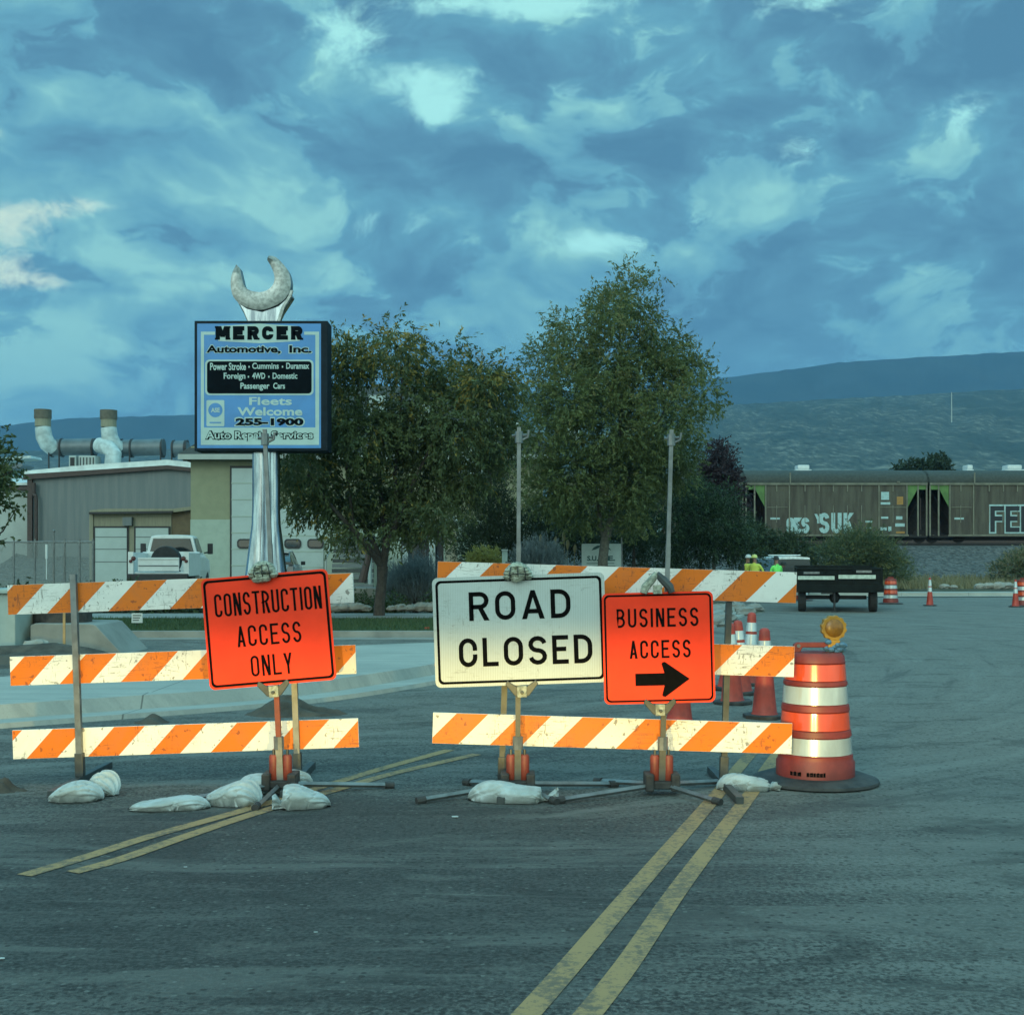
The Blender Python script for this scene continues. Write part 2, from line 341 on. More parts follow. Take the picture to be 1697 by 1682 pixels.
        t.links.new(nz.outputs['Color'], ad_.inputs[0]); ad_.inputs[1].default_value = (.7,.7,.7); t.links.new(o, ad_.inputs[2]); t.links.new(ad_.outputs[0], vc.inputs['Vector'])
        c = MIX(t, SS(t, vc.outputs['Distance'], .007, .002, 0, .16), c, (.02,.022,.022))
        bh = M_(t, 'ADD', fine, M_(t, 'MULTIPLY', mid, .6)); rough = .85; bs, bd = 1., .02
    elif kind == 'dirt':
        fine = NOISE(t, o, 14., 6, .7); big = NOISE(t, o, .6, 5, .6)
        c = MIX(t, SS(t, big, .35, .65), (.12,.105,.08), (.085,.09,.055)); c = MIX(t, SS(t, fine, .5, .7, 0, .7), c, (.2,.19,.15))
        bh = fine; rough = .95; bs, bd = .8, .05
    elif kind == 'grass':
        fine = NOISE(t, MAPV(t, o, scl=(3,3,1)), 22., 4, .7); big = NOISE(t, o, .8, 4, .6)
        c = MIX(t, SS(t, big, .35, .65), (.030,.075,.018), (.055,.085,.024)); c = MIX(t, SS(t, fine, .45, .7, 0, .8), c, (.015,.035,.012))
        bh = fine; rough = .9; bs, bd = .9, .05
    elif kind == 'stone':
        fine = NOISE(t, o, 3.2, 6, .75); vo = t.nodes.new('ShaderNodeTexVoronoi'); t.links.new(o, vo.inputs['Vector']); vo.inputs['Scale'].default_value = 4.
        c = MIX(t, SS(t, fine, .4, .62), (.060,.064,.064), (.14,.142,.135)); c = MIX(t, SS(t, vo.outputs['Distance'], .1, .45, .65, 0), c, (.02,.022,.024))
        bh = vo.outputs['Distance']; rough = .95; bs, bd = 1., .2
    elif kind == 'hill':
        n = NOISE(t, MAPV(t, o, scl=(1,.25,1.3)), .011, 8, .7, .0); band = NOISE(t, MAPV(t, o, scl=(.15,.02,2.)), .016, 5, .6, .3); f2 = NOISE(t, MAPV(t, o, scl=(1,.14,1.4)), .12, 5, .72)
        c = MIX(t, SS(t, n, .38, .62), (.030,.045,.034), (.062,.070,.052)); c = MIX(t, SS(t, band, .57, .62, 0, .6), c, (.20,.19,.14))
        c = MIX(t, M_(t, 'MULTIPLY', SS(t, f2, .52, .64, 0, .6), SS(t, n, .42, .56)), c, (.22,.21,.16)); c = MIX(t, SS(t, f2, .49, .40, 0, .55), c, (.008,.016,.012))
        bh = n; rough = 1.; bs, bd = .08, 2.
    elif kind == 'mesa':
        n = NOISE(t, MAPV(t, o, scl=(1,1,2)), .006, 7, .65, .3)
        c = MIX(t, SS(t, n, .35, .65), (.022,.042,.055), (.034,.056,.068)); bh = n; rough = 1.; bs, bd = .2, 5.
    elif kind == 'newconc':
        n = NOISE(t, o, .8, 5, .6); st = NOISE(t, MAPV(t, o, rot=(0,0,.12), scl=(.15,5,1)), 1.6, 4, .6); f = NOISE(t, o, 40, 4, .6)
        c = MIX(t, SS(t, n, .3, .7), (.37,.37,.33), (.29,.30,.27)); c = MIX(t, SS(t, st, .45, .62, 0, .5), c, (.24,.25,.23)); c = MIX(t, SS(t, f, .5, .7, 0, .2), c, (.18,.18,.16))
        s = t.nodes.new('ShaderNodeSeparateXYZ'); t.links.new(o, s.inputs[0])
        j = M_(t, 'ABSOLUTE', M_(t, 'SUBTRACT', M_(t, 'FRACT', M_(t, 'DIVIDE', M_(t, 'ADD', s.outputs[0], 40.), 3.0)), .5))
        c = MIX(t, SS(t, j, .496, .499, 0, .7), c, (.06,.06,.055))
        bh = f; rough = .8; bs, bd = .2, .01
    setin(t, b.inputs['Base Color'], c); b.inputs['Roughness'].default_value = rough
    bn = t.nodes.new('ShaderNodeBump'); bn.inputs['Strength'].default_value = bs; bn.inputs['Distance'].default_value = bd
    setin(t, bn.inputs['Height'], bh); t.links.new(bn.outputs[0], b.inputs['Normal'])
    return m
g_asph = ground_mat('asphalt', 'asphalt'); g_dirt = ground_mat('dirt', 'dirt'); g_grass = ground_mat('grass', 'grass')
g_stone = ground_mat('ballast_stone', 'stone'); g_hill = ground_mat('scrub_hillside', 'hill'); g_mesa = ground_mat('distant_mesa', 'mesa'); g_new = ground_mat('new_concrete', 'newconc')
def sst(a, b, x):
    t = min(1, max(0, (x-a)/(b-a))); return t*t*(3-2*t)
def hgt(x, y):
    return .45*sst(36.3, 40.5, y)*(1-sst(3, 9, x)) + .3*sst(56, 66, y)*sst(3, 9, x)*(1-sst(150,400,y)*0)
xs = [-4000,-2000,-1000,-500,-200,-100,-60,-45]+[-40+i*1.5 for i in range(0, 60)]+[60,100,200,500,1000,2000,4000]
ys = [-200,-60,-20,-5,5,15,25,30,35,36.3,37,38,39,40,40.5,42,50,56,58,60,62,64,66,75,100,150,300,600,1200,2400,4200]
vs = [(x, y, hgt(x, y)-.03) for y in ys for x in xs]; nx = len(xs)
mb = MB(); mb.add(vs, [(j*nx+i, j*nx+i+1, (j+1)*nx+i+1, (j+1)*nx+i) for j in range(len(ys)-1) for i in range(nx-1)])
tag(mb.build('ground', g_dirt, smooth=True), kind='structure')
def sheet(name, pts, z, m, kind='structure', smooth=False):
    me = D.meshes.new(name); bm = bmesh.new(); f = bm.faces.new([bm.verts.new((p[0], p[1], z)) for p in pts])
    bmesh.ops.triangulate(bm, faces=[f]); bmesh.ops.recalc_face_normals(bm, faces=bm.faces)
    if sum(f.normal.z for f in bm.faces) < 0: bmesh.ops.reverse_faces(bm, faces=bm.faces)
    bm.to_mesh(me); bm.free(); me.materials.append(m); o = D.objects.new(name, me); col.objects.link(o); return tag(o, kind=kind)
# asphalt: the near road, bounded far away by the kerb in front of the railway
far_k = [(60,56),(40,55.2),(22,54.5),(13,54),(9,54)]
sheet('road', [(-60,-20),(60,-20)]+far_k+[(5.5,46),(3,36),(-2,25.8),(-60,25.8)], 0, g_asph)
# patch of fresher asphalt where the lanes meet
# new concrete apron with kerb and gutter on the left, curving away behind the barricades
kerb_px = [(-700,1262),(-300,1232),(0,1207),(220,1190),(400,1176),(560,1160),(720,1134),(850,1108),(1000,1080),(1110,1060),(1195,1036),(1262,1008)]
kp = [G(*p) for p in kerb_px]
def smoothpts(ps, n=6):
    out = []
    for i in range(len(ps)-1):
        p0 = ps[max(i-1,0)]; p1 = ps[i]; p2 = ps[i+1]; p3 = ps[min(i+2,len(ps)-1)]
        for k in range(n):
            t = k/n; out.append(.5*((2*p1)+(-p0+p2)*t+(2*p0-5*p1+4*p2-p3)*t*t+(-p0+3*p1-3*p2+p3)*t**3))
    return out+[ps[-1]]
kp = smoothpts(kp)
def offs(ps, d):
    out = []
    for i, p in enumerate(ps):
        q = (ps[min(i+1,len(ps)-1)]-ps[max(i-1,0)]).normalized(); out.append(p+Vector((-q.y, q.x, 0))*d)
    return out
# cross-section: gutter pan, kerb face, top
prof = [(-.02,.0),(.0,.05),(.5,.03),(.56,.17),(.72,.18),(.78,.172)]
mb = MB(); rows = [[(q.x, q.y, z) for q in offs(kp, d)] for d, z in prof]
n = len(kp)
mb.add([q for r in rows for q in r], [(j*n+i, j*n+i+1, (j+1)*n+i+1, (j+1)*n+i) for j in range(len(prof)-1) for i in range(n-1)])
tag(mb.build('kerb', g_new, smooth=True), kind='structure')
inner = offs(kp, .775)
ap = [(q.x, q.y) for q in inner]
sheet('apron', ap+[(3.0,30.0),(1.5,25.3)]+[(q.x,q.y) for q in (G(900,1069),G(722,1080),G(600,1085),G(330,1103),G(120,1133),G(-100,1152),G(-700,1195))], .168, g_new)
# side street, its kerb, grass strip and sidewalk
ks = MB(); ks.box(-40, .5, 26.0, 26.18, 0, .15); ks.box(-40,.5,25.55,26.0,0.0,.012)
tag(ks.build('kerb', m_concold, bevel=.01), kind='structure')
sheet('lawn', [(-40,26.185),(.5,26.185),(.5,31.6),(-40,31.6)], .14, g_grass)
sheet('sidewalk', [(-40,31.6),(.8,31.6),(.8,34.4),(-40,34.4)], .16, m_concold)
fk = MB(); vv = []
line = [(60,56.3),(40,55.5),(22,54.8),(13,54.3),(9,54.3),(7,51),(5.9,46)]
lp = [Vector((a,b,0)) for a,b in line][::-1]
rows = [[(q.x, q.y, z) for q in offs(lp, d)] for d, z in ((-.4,.03),(0,.04),(.04,.19),(1.3,.2),(1.35,.1))]; n = len(lp)
fk.add([q for r in rows for q in r], [(j*n+i, j*n+i+1, (j+1)*n+i+1, (j+1)*n+i) for j in range(4) for i in range(n-1)])
tag(fk.build('sidewalk', g_new), kind='structure')
# railway embankment
mb = MB(); rows = []
rng = random.Random(4)
exs = [-30+1.2*i for i in range(130)]
for yy_, zz in ((68,.25),(70,.5),(72,1.0),(74,1.5),(76,2.0),(77.6,2.42),(78.4,2.5),(84,2.5),(92,.3)):
    rows.append([(x, yy_+rng.uniform(-.35,.35), zz+rng.uniform(-.1,.1)*(1 if zz<2.4 else 0)) for x in exs])
n = len(exs); mb.add([q for r in rows for q in r], [(j*n+i, j*n+i+1, (j+1)*n+i+1, (j+1)*n+i) for j in range(len(rows)-1) for i in range(n-1)])
tag(mb.build('railway_embankment', g_stone), kind='structure')
mb = MB()
for yr in (80.2, 81.7): mb.box(-30, 120, yr-.035, yr+.035, 2.52, 2.68)
tag(mb.build('rail_track', m_dark), 'dark steel rails running along the stone embankment under the hopper wagons', 'rail track')
# hills
def hill(name, prof_px, Y, m, depth, zb, rough, seed):
    rg = random.Random(seed); pts = []
    for i in range(len(prof_px)-1):
        (a,b),(c,d) = prof_px[i], prof_px[i+1]
        for k in range(10): pts.append((a+(c-a)*k/10, b+(d-b)*k/10))
    pts.append(prof_px[-1]); top = [S(px, py+rg.uniform(-1,1)*rough, Y) for px, py in pts]
    rows = []
    for fr in (0,.15,.3,.45,.6,.75,.88,1.):
        rows.append([(q.x*(1-depth*(1-fr)/Y), Y-depth*(1-fr), zb+(q.z-zb)*(fr**1.25)*(1+rg.uniform(-.02,.02)*(fr<1))) for q in top])
    rows.append([(q.x, Y+600, zb) for q in top])
    n = len(top); mb = MB(); mb.add([q for r in rows for q in r], [(j*n+i, j*n+i+1, (j+1)*n+i+1, (j+1)*n+i) for j in range(len(rows)-1) for i in range(n-1)])
    return tag(mb.build(name, m, smooth=True), kind='structure')
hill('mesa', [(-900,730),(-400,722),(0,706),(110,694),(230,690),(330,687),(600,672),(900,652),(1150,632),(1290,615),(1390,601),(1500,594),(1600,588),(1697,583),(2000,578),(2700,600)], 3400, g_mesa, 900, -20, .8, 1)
hill('hillside', [(-900,748),(0,748),(330,744),(700,716),(1100,676),(1200,671),(1330,664),(1500,655),(1697,644),(2100,640),(2700,660)], 2000, g_hill, 1500, -15, 1.2, 2)
# yellow centre lines
m_yel = D.materials.new('worn_yellow_paint'); m_yel.use_nodes = True; t = m_yel.node_tree; b = t.nodes['Principled BSDF']; b.inputs['Roughness'].default_value = .8
o_ = t.nodes.new('ShaderNodeTexCoord').outputs['Object']
k = SS(t, M_(t,'ADD', M_(t,'MULTIPLY', NOISE(t, o_, 22., 6, .8),.62), M_(t,'MULTIPLY', NOISE(t, MAPV(t,o_,scl=(1,.3,1)), 4., 4, .6),.38)), .46, .58, 0, .74)
setin(t, b.inputs['Base Color'], MIX(t, k, (.33,.205,.088), (.058,.062,.057)))
def stripe(pts, w, name='road_marking', m=None, z=.004):
    ps = smoothpts([Vector((p[0], p[1], 0)) for p in pts], 8); a = offs(ps, w/2); bb = offs(ps, -w/2); n = len(ps); mb = MB()
    mb.add([(q.x,q.y,z) for q in a]+[(q.x,q.y,z) for q in bb], [(i,i+1,n+i+1,n+i) for i in range(n-1)])
    return tag(mb.build(name, m or m_yel), kind='structure')
for dx in (0, 93):     # measured at row 1600
    stripe([G(838+dx*1.13,1720), G(945+dx,1600), G(1062+dx*.76,1462), G(1184+dx*.60,1322), G(1222+dx*.52,1275), G(1262+dx*.45,1228)], .105)
for a_, b_ in (((52,1450),(250,1387)),):
    stripe([G(40,1451), G(150,1418), G(250,1386), G(400,1344), G(560,1296), G(640,1272), G(745,1243)], .10)
    stripe([G(120,1446), G(200,1424), G(300,1389), G(420,1349), G(570,1305), G(660,1280), G(790,1250)], .10)
# dirt heaps against the new kerb and on the verge
def heap(name, pts, m, label, cat, seed, n=26):
    rg = random.Random(seed); mb = MB(); vs = []
    cx0, cy0, rx, ry, hh = pts
    for j in range(n):
        for i in range(n):
            x = -1+2*i/(n-1); y = -1+2*j/(n-1); r = math.hypot(x, y)
            z = max(0, (1-r))**.9*hh*(1+.35*math.sin(5*x+seed)+.2*math.sin(11*y+3*x))+(rg.uniform(-.05,.05)*hh if r < .95 else 0)
            vs.append((cx0+x*rx, cy0+y*ry, z-.03))
    mb.add(vs, [(j*n+i, j*n+i+1, (j+1)*n+i+1, (j+1)*n+i) for j in range(n-1) for i in range(n-1)])
    o = mb.build(name, m, smooth=True); return tag(o, label, cat)
m_soil = mat('heaped_soil', (.075,.066,.052), .95, amt=.5, scale=4, bump=1., bscale=22)
q = G(480,1188); heap('dirt_heap', (q.x, q.y+.25, .62, .34, .20), m_soil, 'dark heap of loose soil against the kerb behind the orange construction access sign', 'dirt heap', 3)
q = G(232,1205); heap('dirt_heap', (q.x, q.y+.35, .30, .22, .09), m_soil, 'small low dark pile of soil at the kerb behind the left barricade', 'dirt heap', 7)
q = G(10,1310); heap('dirt_clump', (q.x, q.y, .2, .16, .10), m_soil, 'small dry clump of dirt on the road at the left edge', 'dirt clump', 9)
q = G(40,1100); heap('dirt_bank', (q.x-.5, 19.9, 2.4, 1.3, .38), m_soil, 'rubbly dirt bank behind the new concrete left of the concrete culvert head', 'dirt bank', 11)
# ------------------------------------------------------------------ lettering drawn as strokes (highway lettering)
def arc(cx, cy, rx, ry, a0, a1, n=10): return [(cx+rx*math.cos(R(a0+(a1-a0)*i/n)), cy+ry*math.sin(R(a0+(a1-a0)*i/n))) for i in range(n+1)]
def glyph(ch, w, h, t):
    x0, x1, y0, y1 = t/2, w-t/2, t/2, h-t/2; r = (x1-x0)/2; cx = w/2; rv = min(r*1.15, (y1-y0)*.32); ym = h*.52; L = []; Q = []
    dx = t*1.12
    if ch == 'O': L.append((arc(cx, y1-rv, r, rv, 0, 180)+arc(cx, y0+rv, r, rv, 180, 360), True))
    elif ch == 'C': L.append(([(x1, y1-rv-h*(.02 if t > w*.3 else .09))]+arc(cx, y1-rv, r, rv, 0, 180)+arc(cx, y0+rv, r, rv, 180, 360)+[(x1, y0+rv+h*(.02 if t > w*.3 else .09))], False))
    elif ch == 'S':
        ry = (y1-y0)/4
        L.append((arc(cx, y1-ry, r, ry, 8, 262)+arc(cx, y0+ry, r, ry, 82, -172), False))
    elif ch == 'U': L.append(([(x0,h)]+arc(cx, y0+rv, r, rv, 180, 360)+[(x1,h)], False))
    elif ch == 'D': q = min(r*1.25, h*.32); L.append(([(x0,y0),(x0,y1)]+arc(x1-q, y1-q, q, q, 90, 0, 7)+arc(x1-q, y0+q, q, q, 0, -90, 7), True))
    elif ch == 'B':
        q = (y1-ym)/2; q2 = (ym-y0)/2
        L.append(([(x0,y0),(x0,y1)]+arc(x1-q*.9, y1-q, q*.8, q, 90, -90, 8)+[(x0, ym)], True)); L.append(([(x0,ym)]+arc(x1-q2*.9, y0+q2, q2*.9, q2, 90, -90, 8)+[(x0,y0)], False))
    elif ch in 'RP':
        q = (y1-ym*.92)/2
        L.append(([(x0,0),(x0,y1)]+arc(x1-q, y1-q, q, q, 90, -90, 8)+[(x0,y1-2*q)], False))
        if ch == 'R': Q.append([(cx-dx*.35,y1-2*q),(cx+dx*.65,y1-2*q),(w+t*.1,0),(w-dx,0)])
    elif ch == 'E': L += [([(w,y1),(x0,y1),(x0,y0),(w,y0)], False), ([(x0,ym),(w*.86,ym)], False)]
    elif ch == 'L': L.append(([(x0,h),(x0,y0),(w,y0)], False))
    elif ch == 'I': L.append(([(cx,0),(cx,h)], False))
    elif ch == 'T': L += [([(0,y1),(w,y1)], False), ([(cx,0),(cx,y1)], False)]
    elif ch == 'A': Q += [[(0,0),(dx,0),(cx+dx*.42,h),(cx-dx*.42,h)], [(w,0),(cx+dx*.42,h),(cx-dx*.42,h),(w-dx,0)]]; L.append(([(w*.2,h*.27),(w*.8,h*.27)], False))
    elif ch == 'N': L += [([(x0,0),(x0,h)], False), ([(x1,0),(x1,h)], False)]; Q.append([(0,h),(dx*1.1,h),(w,0),(w-dx*1.1,0)])
    elif ch == 'Y': Q += [[(0,h),(dx,h),(cx+dx*.4,h*.42),(cx-dx*.5,h*.42)], [(w,h),(w-dx,h),(cx-dx*.4,h*.42),(cx+dx*.5,h*.42)]]; L.append(([(cx,0),(cx,h*.45)], False))
    elif ch == 'M': L += [([(x0,0),(x0,h)], False), ([(x1,0),(x1,h)], False)]; Q += [[(t*.3,h),(t*1.3,h),(cx+t*.5,h*.2),(cx-t*.5,h*.2)], [(w-t*.3,h),(w-t*1.3,h),(cx-t*.5,h*.2),(cx+t*.5,h*.2)]]
    elif ch == 'F': L += [([(w,y1),(x0,y1),(x0,0)], False), ([(x0,ym),(w*.86,ym)], False)]
    elif ch == 'H': L += [([(x0,0),(x0,h)], False), ([(x1,0),(x1,h)], False), ([(x0,ym),(x1,ym)], False)]
    elif ch == 'K': L.append(([(x0,0),(x0,h)], False)); Q += [[(x0,h*.42),(x0,h*.58),(w-dx,h),(w,h)], [(w*.35,h*.55),(w*.6,h*.6),(w,0),(w-dx,0)]]
    return L, Q
def thick(pts, t, closed):
    n = len(pts); a = []; b = []
    for i in range(n):
        p = pts[i]; pr = pts[i-1] if (i > 0 or closed) else None; nx_ = pts[(i+1) % n] if (i < n-1 or closed) else None
        def un(u_, v_):
            d = math.hypot(v_[0]-u_[0], v_[1]-u_[1]) or 1e-9; return ((v_[0]-u_[0])/d, (v_[1]-u_[1])/d)
        d1 = un(pr, p) if pr else un(p, nx_); d2 = un(p, nx_) if nx_ else d1
        nx0, ny0 = -(d1[1]+d2[1]), d1[0]+d2[0]; ln = math.hypot(nx0, ny0) or 1e-9; nx0 /= ln; ny0 /= ln
        k = t/2/max(.5, nx0*-d1[1]+ny0*d1[0]); a.append((p[0]+nx0*k, p[1]+ny0*k)); b.append((p[0]-nx0*k, p[1]-ny0*k))
    return a, b
def strokes(mb, txt, xc, z0, h, gw, t, gap, y, m=0, widths=None, slab=0):
    ws = [t if c == 'I' and not slab else (gw*(widths or {}).get(c, 1.)) for c in txt]
    if slab: ws = [gw*1.25 if c == 'M' else gw for c in txt]
    x = xc-(sum(ws)+gap*(len(txt)-1))/2; dy = 0
    for c, w in zip(txt, ws):
        L, Q = glyph(c, w, h, t)
        for pts, cl in L:
            a, b = thick(pts, t, cl); n = len(a)
            mb.add([(x+p[0], y-dy, z0+p[1]) for p in a]+[(x+p[0], y-dy, z0+p[1]) for p in b], [(i, (i+1)%n, n+(i+1)%n, n+i) for i in range(n if cl else n-1)], m); dy += .00012
        for q in Q: mb.add([(x+p[0], y-dy, z0+p[1]) for p in q], [(0,1,2,3)], m); dy += .00012
        if slab:
            st = {'M':[(0,0),(w,0),(0,h),(w,h)],'E':[(t/2,0),(t/2,h)],'R':[(t/2,0),(t/2,h),(w-t*.3,0)],'C':[]}.get(c, [])
            for sx, sy in st:
                mb.flat([(x+max(-slab*.3,sx-slab), z0+(0 if sy==0 else h-slab*.8)),(x+min(w+slab*.3,sx+slab), z0+(0 if sy==0 else h-slab*.8)),(x+min(w+slab*.3,sx+slab), z0+(slab*.8 if sy==0 else h)),(x+max(-slab*.3,sx-slab), z0+(slab*.8 if sy==0 else h))], y-dy, m); dy += .00012
        x += w+gap
# ------------------------------------------------------------------ barricades
def rail_mesh(L, hh, phase, lean=1.0, period=.452, th=.022):
    mb = MB(); x0, x1, z0, z1 = -L/2, L/2, -hh/2, hh/2
    mb.box(x0, x1, -th/2, th/2, z0, z1, 2)
    yf = -th/2-.0015; w = period/2
    c = x0-hh*lean-period+phase % period
    while c < x1+.1:
        for k in (0, 1):
            a = c+k*w; p = clip_poly([(a,z0),(a+w,z0),(a+w+hh*lean,z1),(a+hh*lean,z1)], x0+.001, x1-.001, z0+.001, z1-.001)
            if len(p) > 2: mb.flat(p, yf, 1-k)
        c += period
    return mb
def barricade(label, loc, roll, L, rails, posts, front, foot_dz, group):
    t = thing('barricade', label, 'barricade', loc, (0, -R(roll), 0), group)
    for z, hh, ph, ln in rails:
        mb = rail_mesh(L, hh, ph, ln); mb.build('rail', [m_wht, m_org, m_wht], t, M=Matrix.Translation((0 if front else -.016,0,z)))
    for i, (x, zt) in enumerate(posts):
        mb = MB(); y = -.034 if front else .034; w = .021
        mb.box(x-w, x+w, y-w, y+w, foot_dz[i]+.05, zt); 
        for z, hh, ph, ln in rails:
            for dz in (-.07, .07): mb.tube((x, -.05 if front else -.012, z+dz), (x, .03, z+dz), .008 if front else .010, n=8, m=1)
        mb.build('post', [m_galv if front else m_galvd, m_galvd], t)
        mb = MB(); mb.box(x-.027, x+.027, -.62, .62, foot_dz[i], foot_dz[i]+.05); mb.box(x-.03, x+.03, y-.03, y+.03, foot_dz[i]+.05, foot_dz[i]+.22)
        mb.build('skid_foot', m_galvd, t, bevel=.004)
    return t
barricade('striped three rail barricade with its posts in front, behind the tilted orange construction sign', (-2.39, 9.2, 0), 2.0, 2.545,
          [(1.387,.218,.50,.98),(.862,.213,-.02+.13,.95),(.322,.212,.30,.95)], [(-.775,1.56),(.82,1.56)], True, [.028,-.028], 'striped barricades across the road')
barricade('striped three rail barricade behind the white road closed sign, bolted to posts at its back', (.724, 8.98, 0), -1.75, 2.58,
          [(1.476,.222,.40,.98),(.945,.22,.17+.0,.95),(.392,.22,.17,.95)], [(-.80,1.60),(.80,1.60)], False, [-.026,.026], 'striped barricades across the road')
# ------------------------------------------------------------------ sign stands
def stand(label, base, lean, top_z, sign, legs, cat='road sign', mast_m=None, hub_dark=True, tab='tape', ymast=0.):
    """sign = dict(cx,cz,w,h,tilt,draw,mats)"""
    t = thing('portable_road_sign', label, cat, base, (0,0,0), 'portable road signs on spring stands')
    bz = .10; s_ = math.tan(R(lean))
    mb = MB()
    def mx(z): return s_*(z-bz)
    zc = sign['cz']-.5*sign['h']-.02
    def bar(z0, z1, r, m=0): mb.tube((mx(z0), ymast, z0), (mx(z1), ymast, z1), r*1.25, n=4, m=m, rot=R(45))
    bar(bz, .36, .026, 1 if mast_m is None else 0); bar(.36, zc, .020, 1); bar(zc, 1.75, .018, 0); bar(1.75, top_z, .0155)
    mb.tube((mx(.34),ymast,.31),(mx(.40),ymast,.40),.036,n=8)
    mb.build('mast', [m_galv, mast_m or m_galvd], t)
    mb = MB(); z = top_z-.04           # clamp at the mast top
    mb.tube((mx(z),ymast,z-.07),(mx(z),ymast,z+.01),.028,n=8); mb.tube((mx(z)-.05,ymast,z-.02),(mx(z)+.055,ymast,z-.015),.010,n=6)
    mb.path([(mx(z)+.02,ymast,z-.05),(mx(z)+.06,ymast,z-.03),(mx(z)+.07,ymast,z+.02)],.009,n=6)
    mb.build('mast_clamp', m_galv, t)
    # panel
    Mx = Matrix.Translation((sign['cx'], ymast-.045, sign['cz'])) @ Matrix.Rotation(-R(sign['tilt']), 4, 'Y')
    w, h = sign['w'], sign['h']; mb = MB(); mb.prism(rr(w, h, .04), -.002, .002, 0); sign['draw'](mb, w, h)
    mb.build('sign_panel', sign['mats'], t, M=Mx)
    # lower bracket: two arms and a middle block
    mb = MB(); zb = -h/2
    for sx in (-1, 1): mb.prism([(sx*.10, zb+.035),(sx*.115, zb+.005),(sx*.05, zb-.075),(sx*.02, zb-.085),(sx*.02, zb-.02)][::sx], -.012, .02, 0)
    mb.box(-.033,.033,-.02,.03, zb-.085, zb-.005, 1)
    if hub_dark: mb.tube((0,-.02,zb-.05),(0,-.05,zb-.05),.012,n=8,m=0)
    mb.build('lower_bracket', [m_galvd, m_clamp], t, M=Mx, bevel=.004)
    # upper bracket
    mb = MB(); zt = h/2; rg = random.Random(int(sign['cx']*999)+5)
    if tab == 'tape':
        for k in range(11):
            a = math.pi*k/10; x = .085*math.cos(a)+rg.uniform(-.01,.01); z = zt-.01+.075*math.sin(a)
            mb.lathe([(.001,-.025),(.022,-.018),(.036,0),(.022,.02),(.001,.03)], (x*.8, -.022+rg.uniform(-.008,.01), z), 9, 0)
        for k in range(9): mb.lathe([(.001,-.03),(.034,-.02),(.046,0),(.03,.025),(.001,.035)], (rg.uniform(-.05,.05), -.02, zt+rg.uniform(-.035,.045)), 9, 0)
        for xx in (-.05,.0,.045): mb.path([(xx*1.1,-.045,zt-.03),(xx*1.15,-.072,zt+.01),(xx,-.062,zt+.05),(xx*.5,-.02,zt+.085)],.0035,n=5,m=1)
        mb.path([(-.075,-.04,zt-.005),(-.03,-.07,zt+.012),(.03,-.072,zt+.008),(.078,-.04,zt+.0)],.0035,n=5,m=1)
        mm = [m_clamp, m_dark]
    else:
        for sx in (-1,1): mb.path([(0,-.0,zt+.13),(sx*.035,-.01,zt+.09),(sx*.085,-.02,zt+.035),(sx*.098,-.025,zt-.005)],[.02,.028,.030,.024],n=8,m=0 if sx>0 else 1)
        mb.box(-.03,.03,-.03,.0,zt-.01,zt+.05,1); mm = [m_galvd, m_clamp]
    mb.build('upper_bracket', mm, t, M=Mx, smooth=True)
    # two orange spring sleeves beside the mast foot
    for sx in (-1, 1):
        mb = MB(); x = sx*.048; mb.lathe([(.026,0),(.033,.01),(.033,.17),(.026,.185)], (x, ymast, bz-.01), 14, 0); mb.tube((x,ymast,bz+.175),(x,ymast,bz+.21),.010,n=6,m=1)
        mb.build('spring', [m_spring, m_galvd], t, smooth=True)
    mb = MB(); mb.box(-.11,.11,-.07,.09,.045,bz,0); mb.box(-.12,-.06,-.085,.10,.03,bz+.05,0); mb.box(.06,.12,-.085,.10,.03,bz+.05,0)
    mb.build('hub', m_blk, t, bevel=.01)
    for p in legs:
        e_ = Vector((p[0]-base[0], p[1]-base[1], .022)); d = (e_-Vector((0,0,.07))); st_ = Vector((0,0,.07))+d.normalized()*.09
        mb = MB(); mb.tube(st_, e_, .0155*1.2, n=4, rot=R(45)); l = mb.build('leg', m_galv, t)
        mb = MB(); mb.tube(e_-d.normalized()*.03, e_+d.normalized()*.035, .026, n=10); mb.build('rubber_foot', m_blk, l, smooth=False)
    return t
def border(mb, w, h, inset, th, m, y=-.0035): mb.ring(rr(w-2*inset, h-2*inset, .035), rr(w-2*inset-2*th, h-2*inset-2*th, .026), y, m)
def draw_cs(mb, w, h):
    border(mb, w, h, .014, .017, 1)
    strokes(mb, 'CONSTRUCTION', .012, .115, .160, .052, .0155, .0145, -.0035, 1)
    strokes(mb, 'ACCESS', 0, -.105, .145, .058, .0155, .020, -.0035, 1)
    strokes(mb, 'ONLY', .0, -.318, .145, .058, .0155, .019, -.0035, 1)
def draw_rc(mb, w, h):
    border(mb, w, h, .022, .017, 1)
    strokes(mb, 'ROAD', .005, .075, .20, .138, .031, .044, -.0035, 1, {'O':1.02,'A':1.15})
    strokes(mb, 'CLOSED', .035, -.245, .20, .128, .031, .038, -.0035, 1, {'L':.85,'E':.88,'O':1.05})
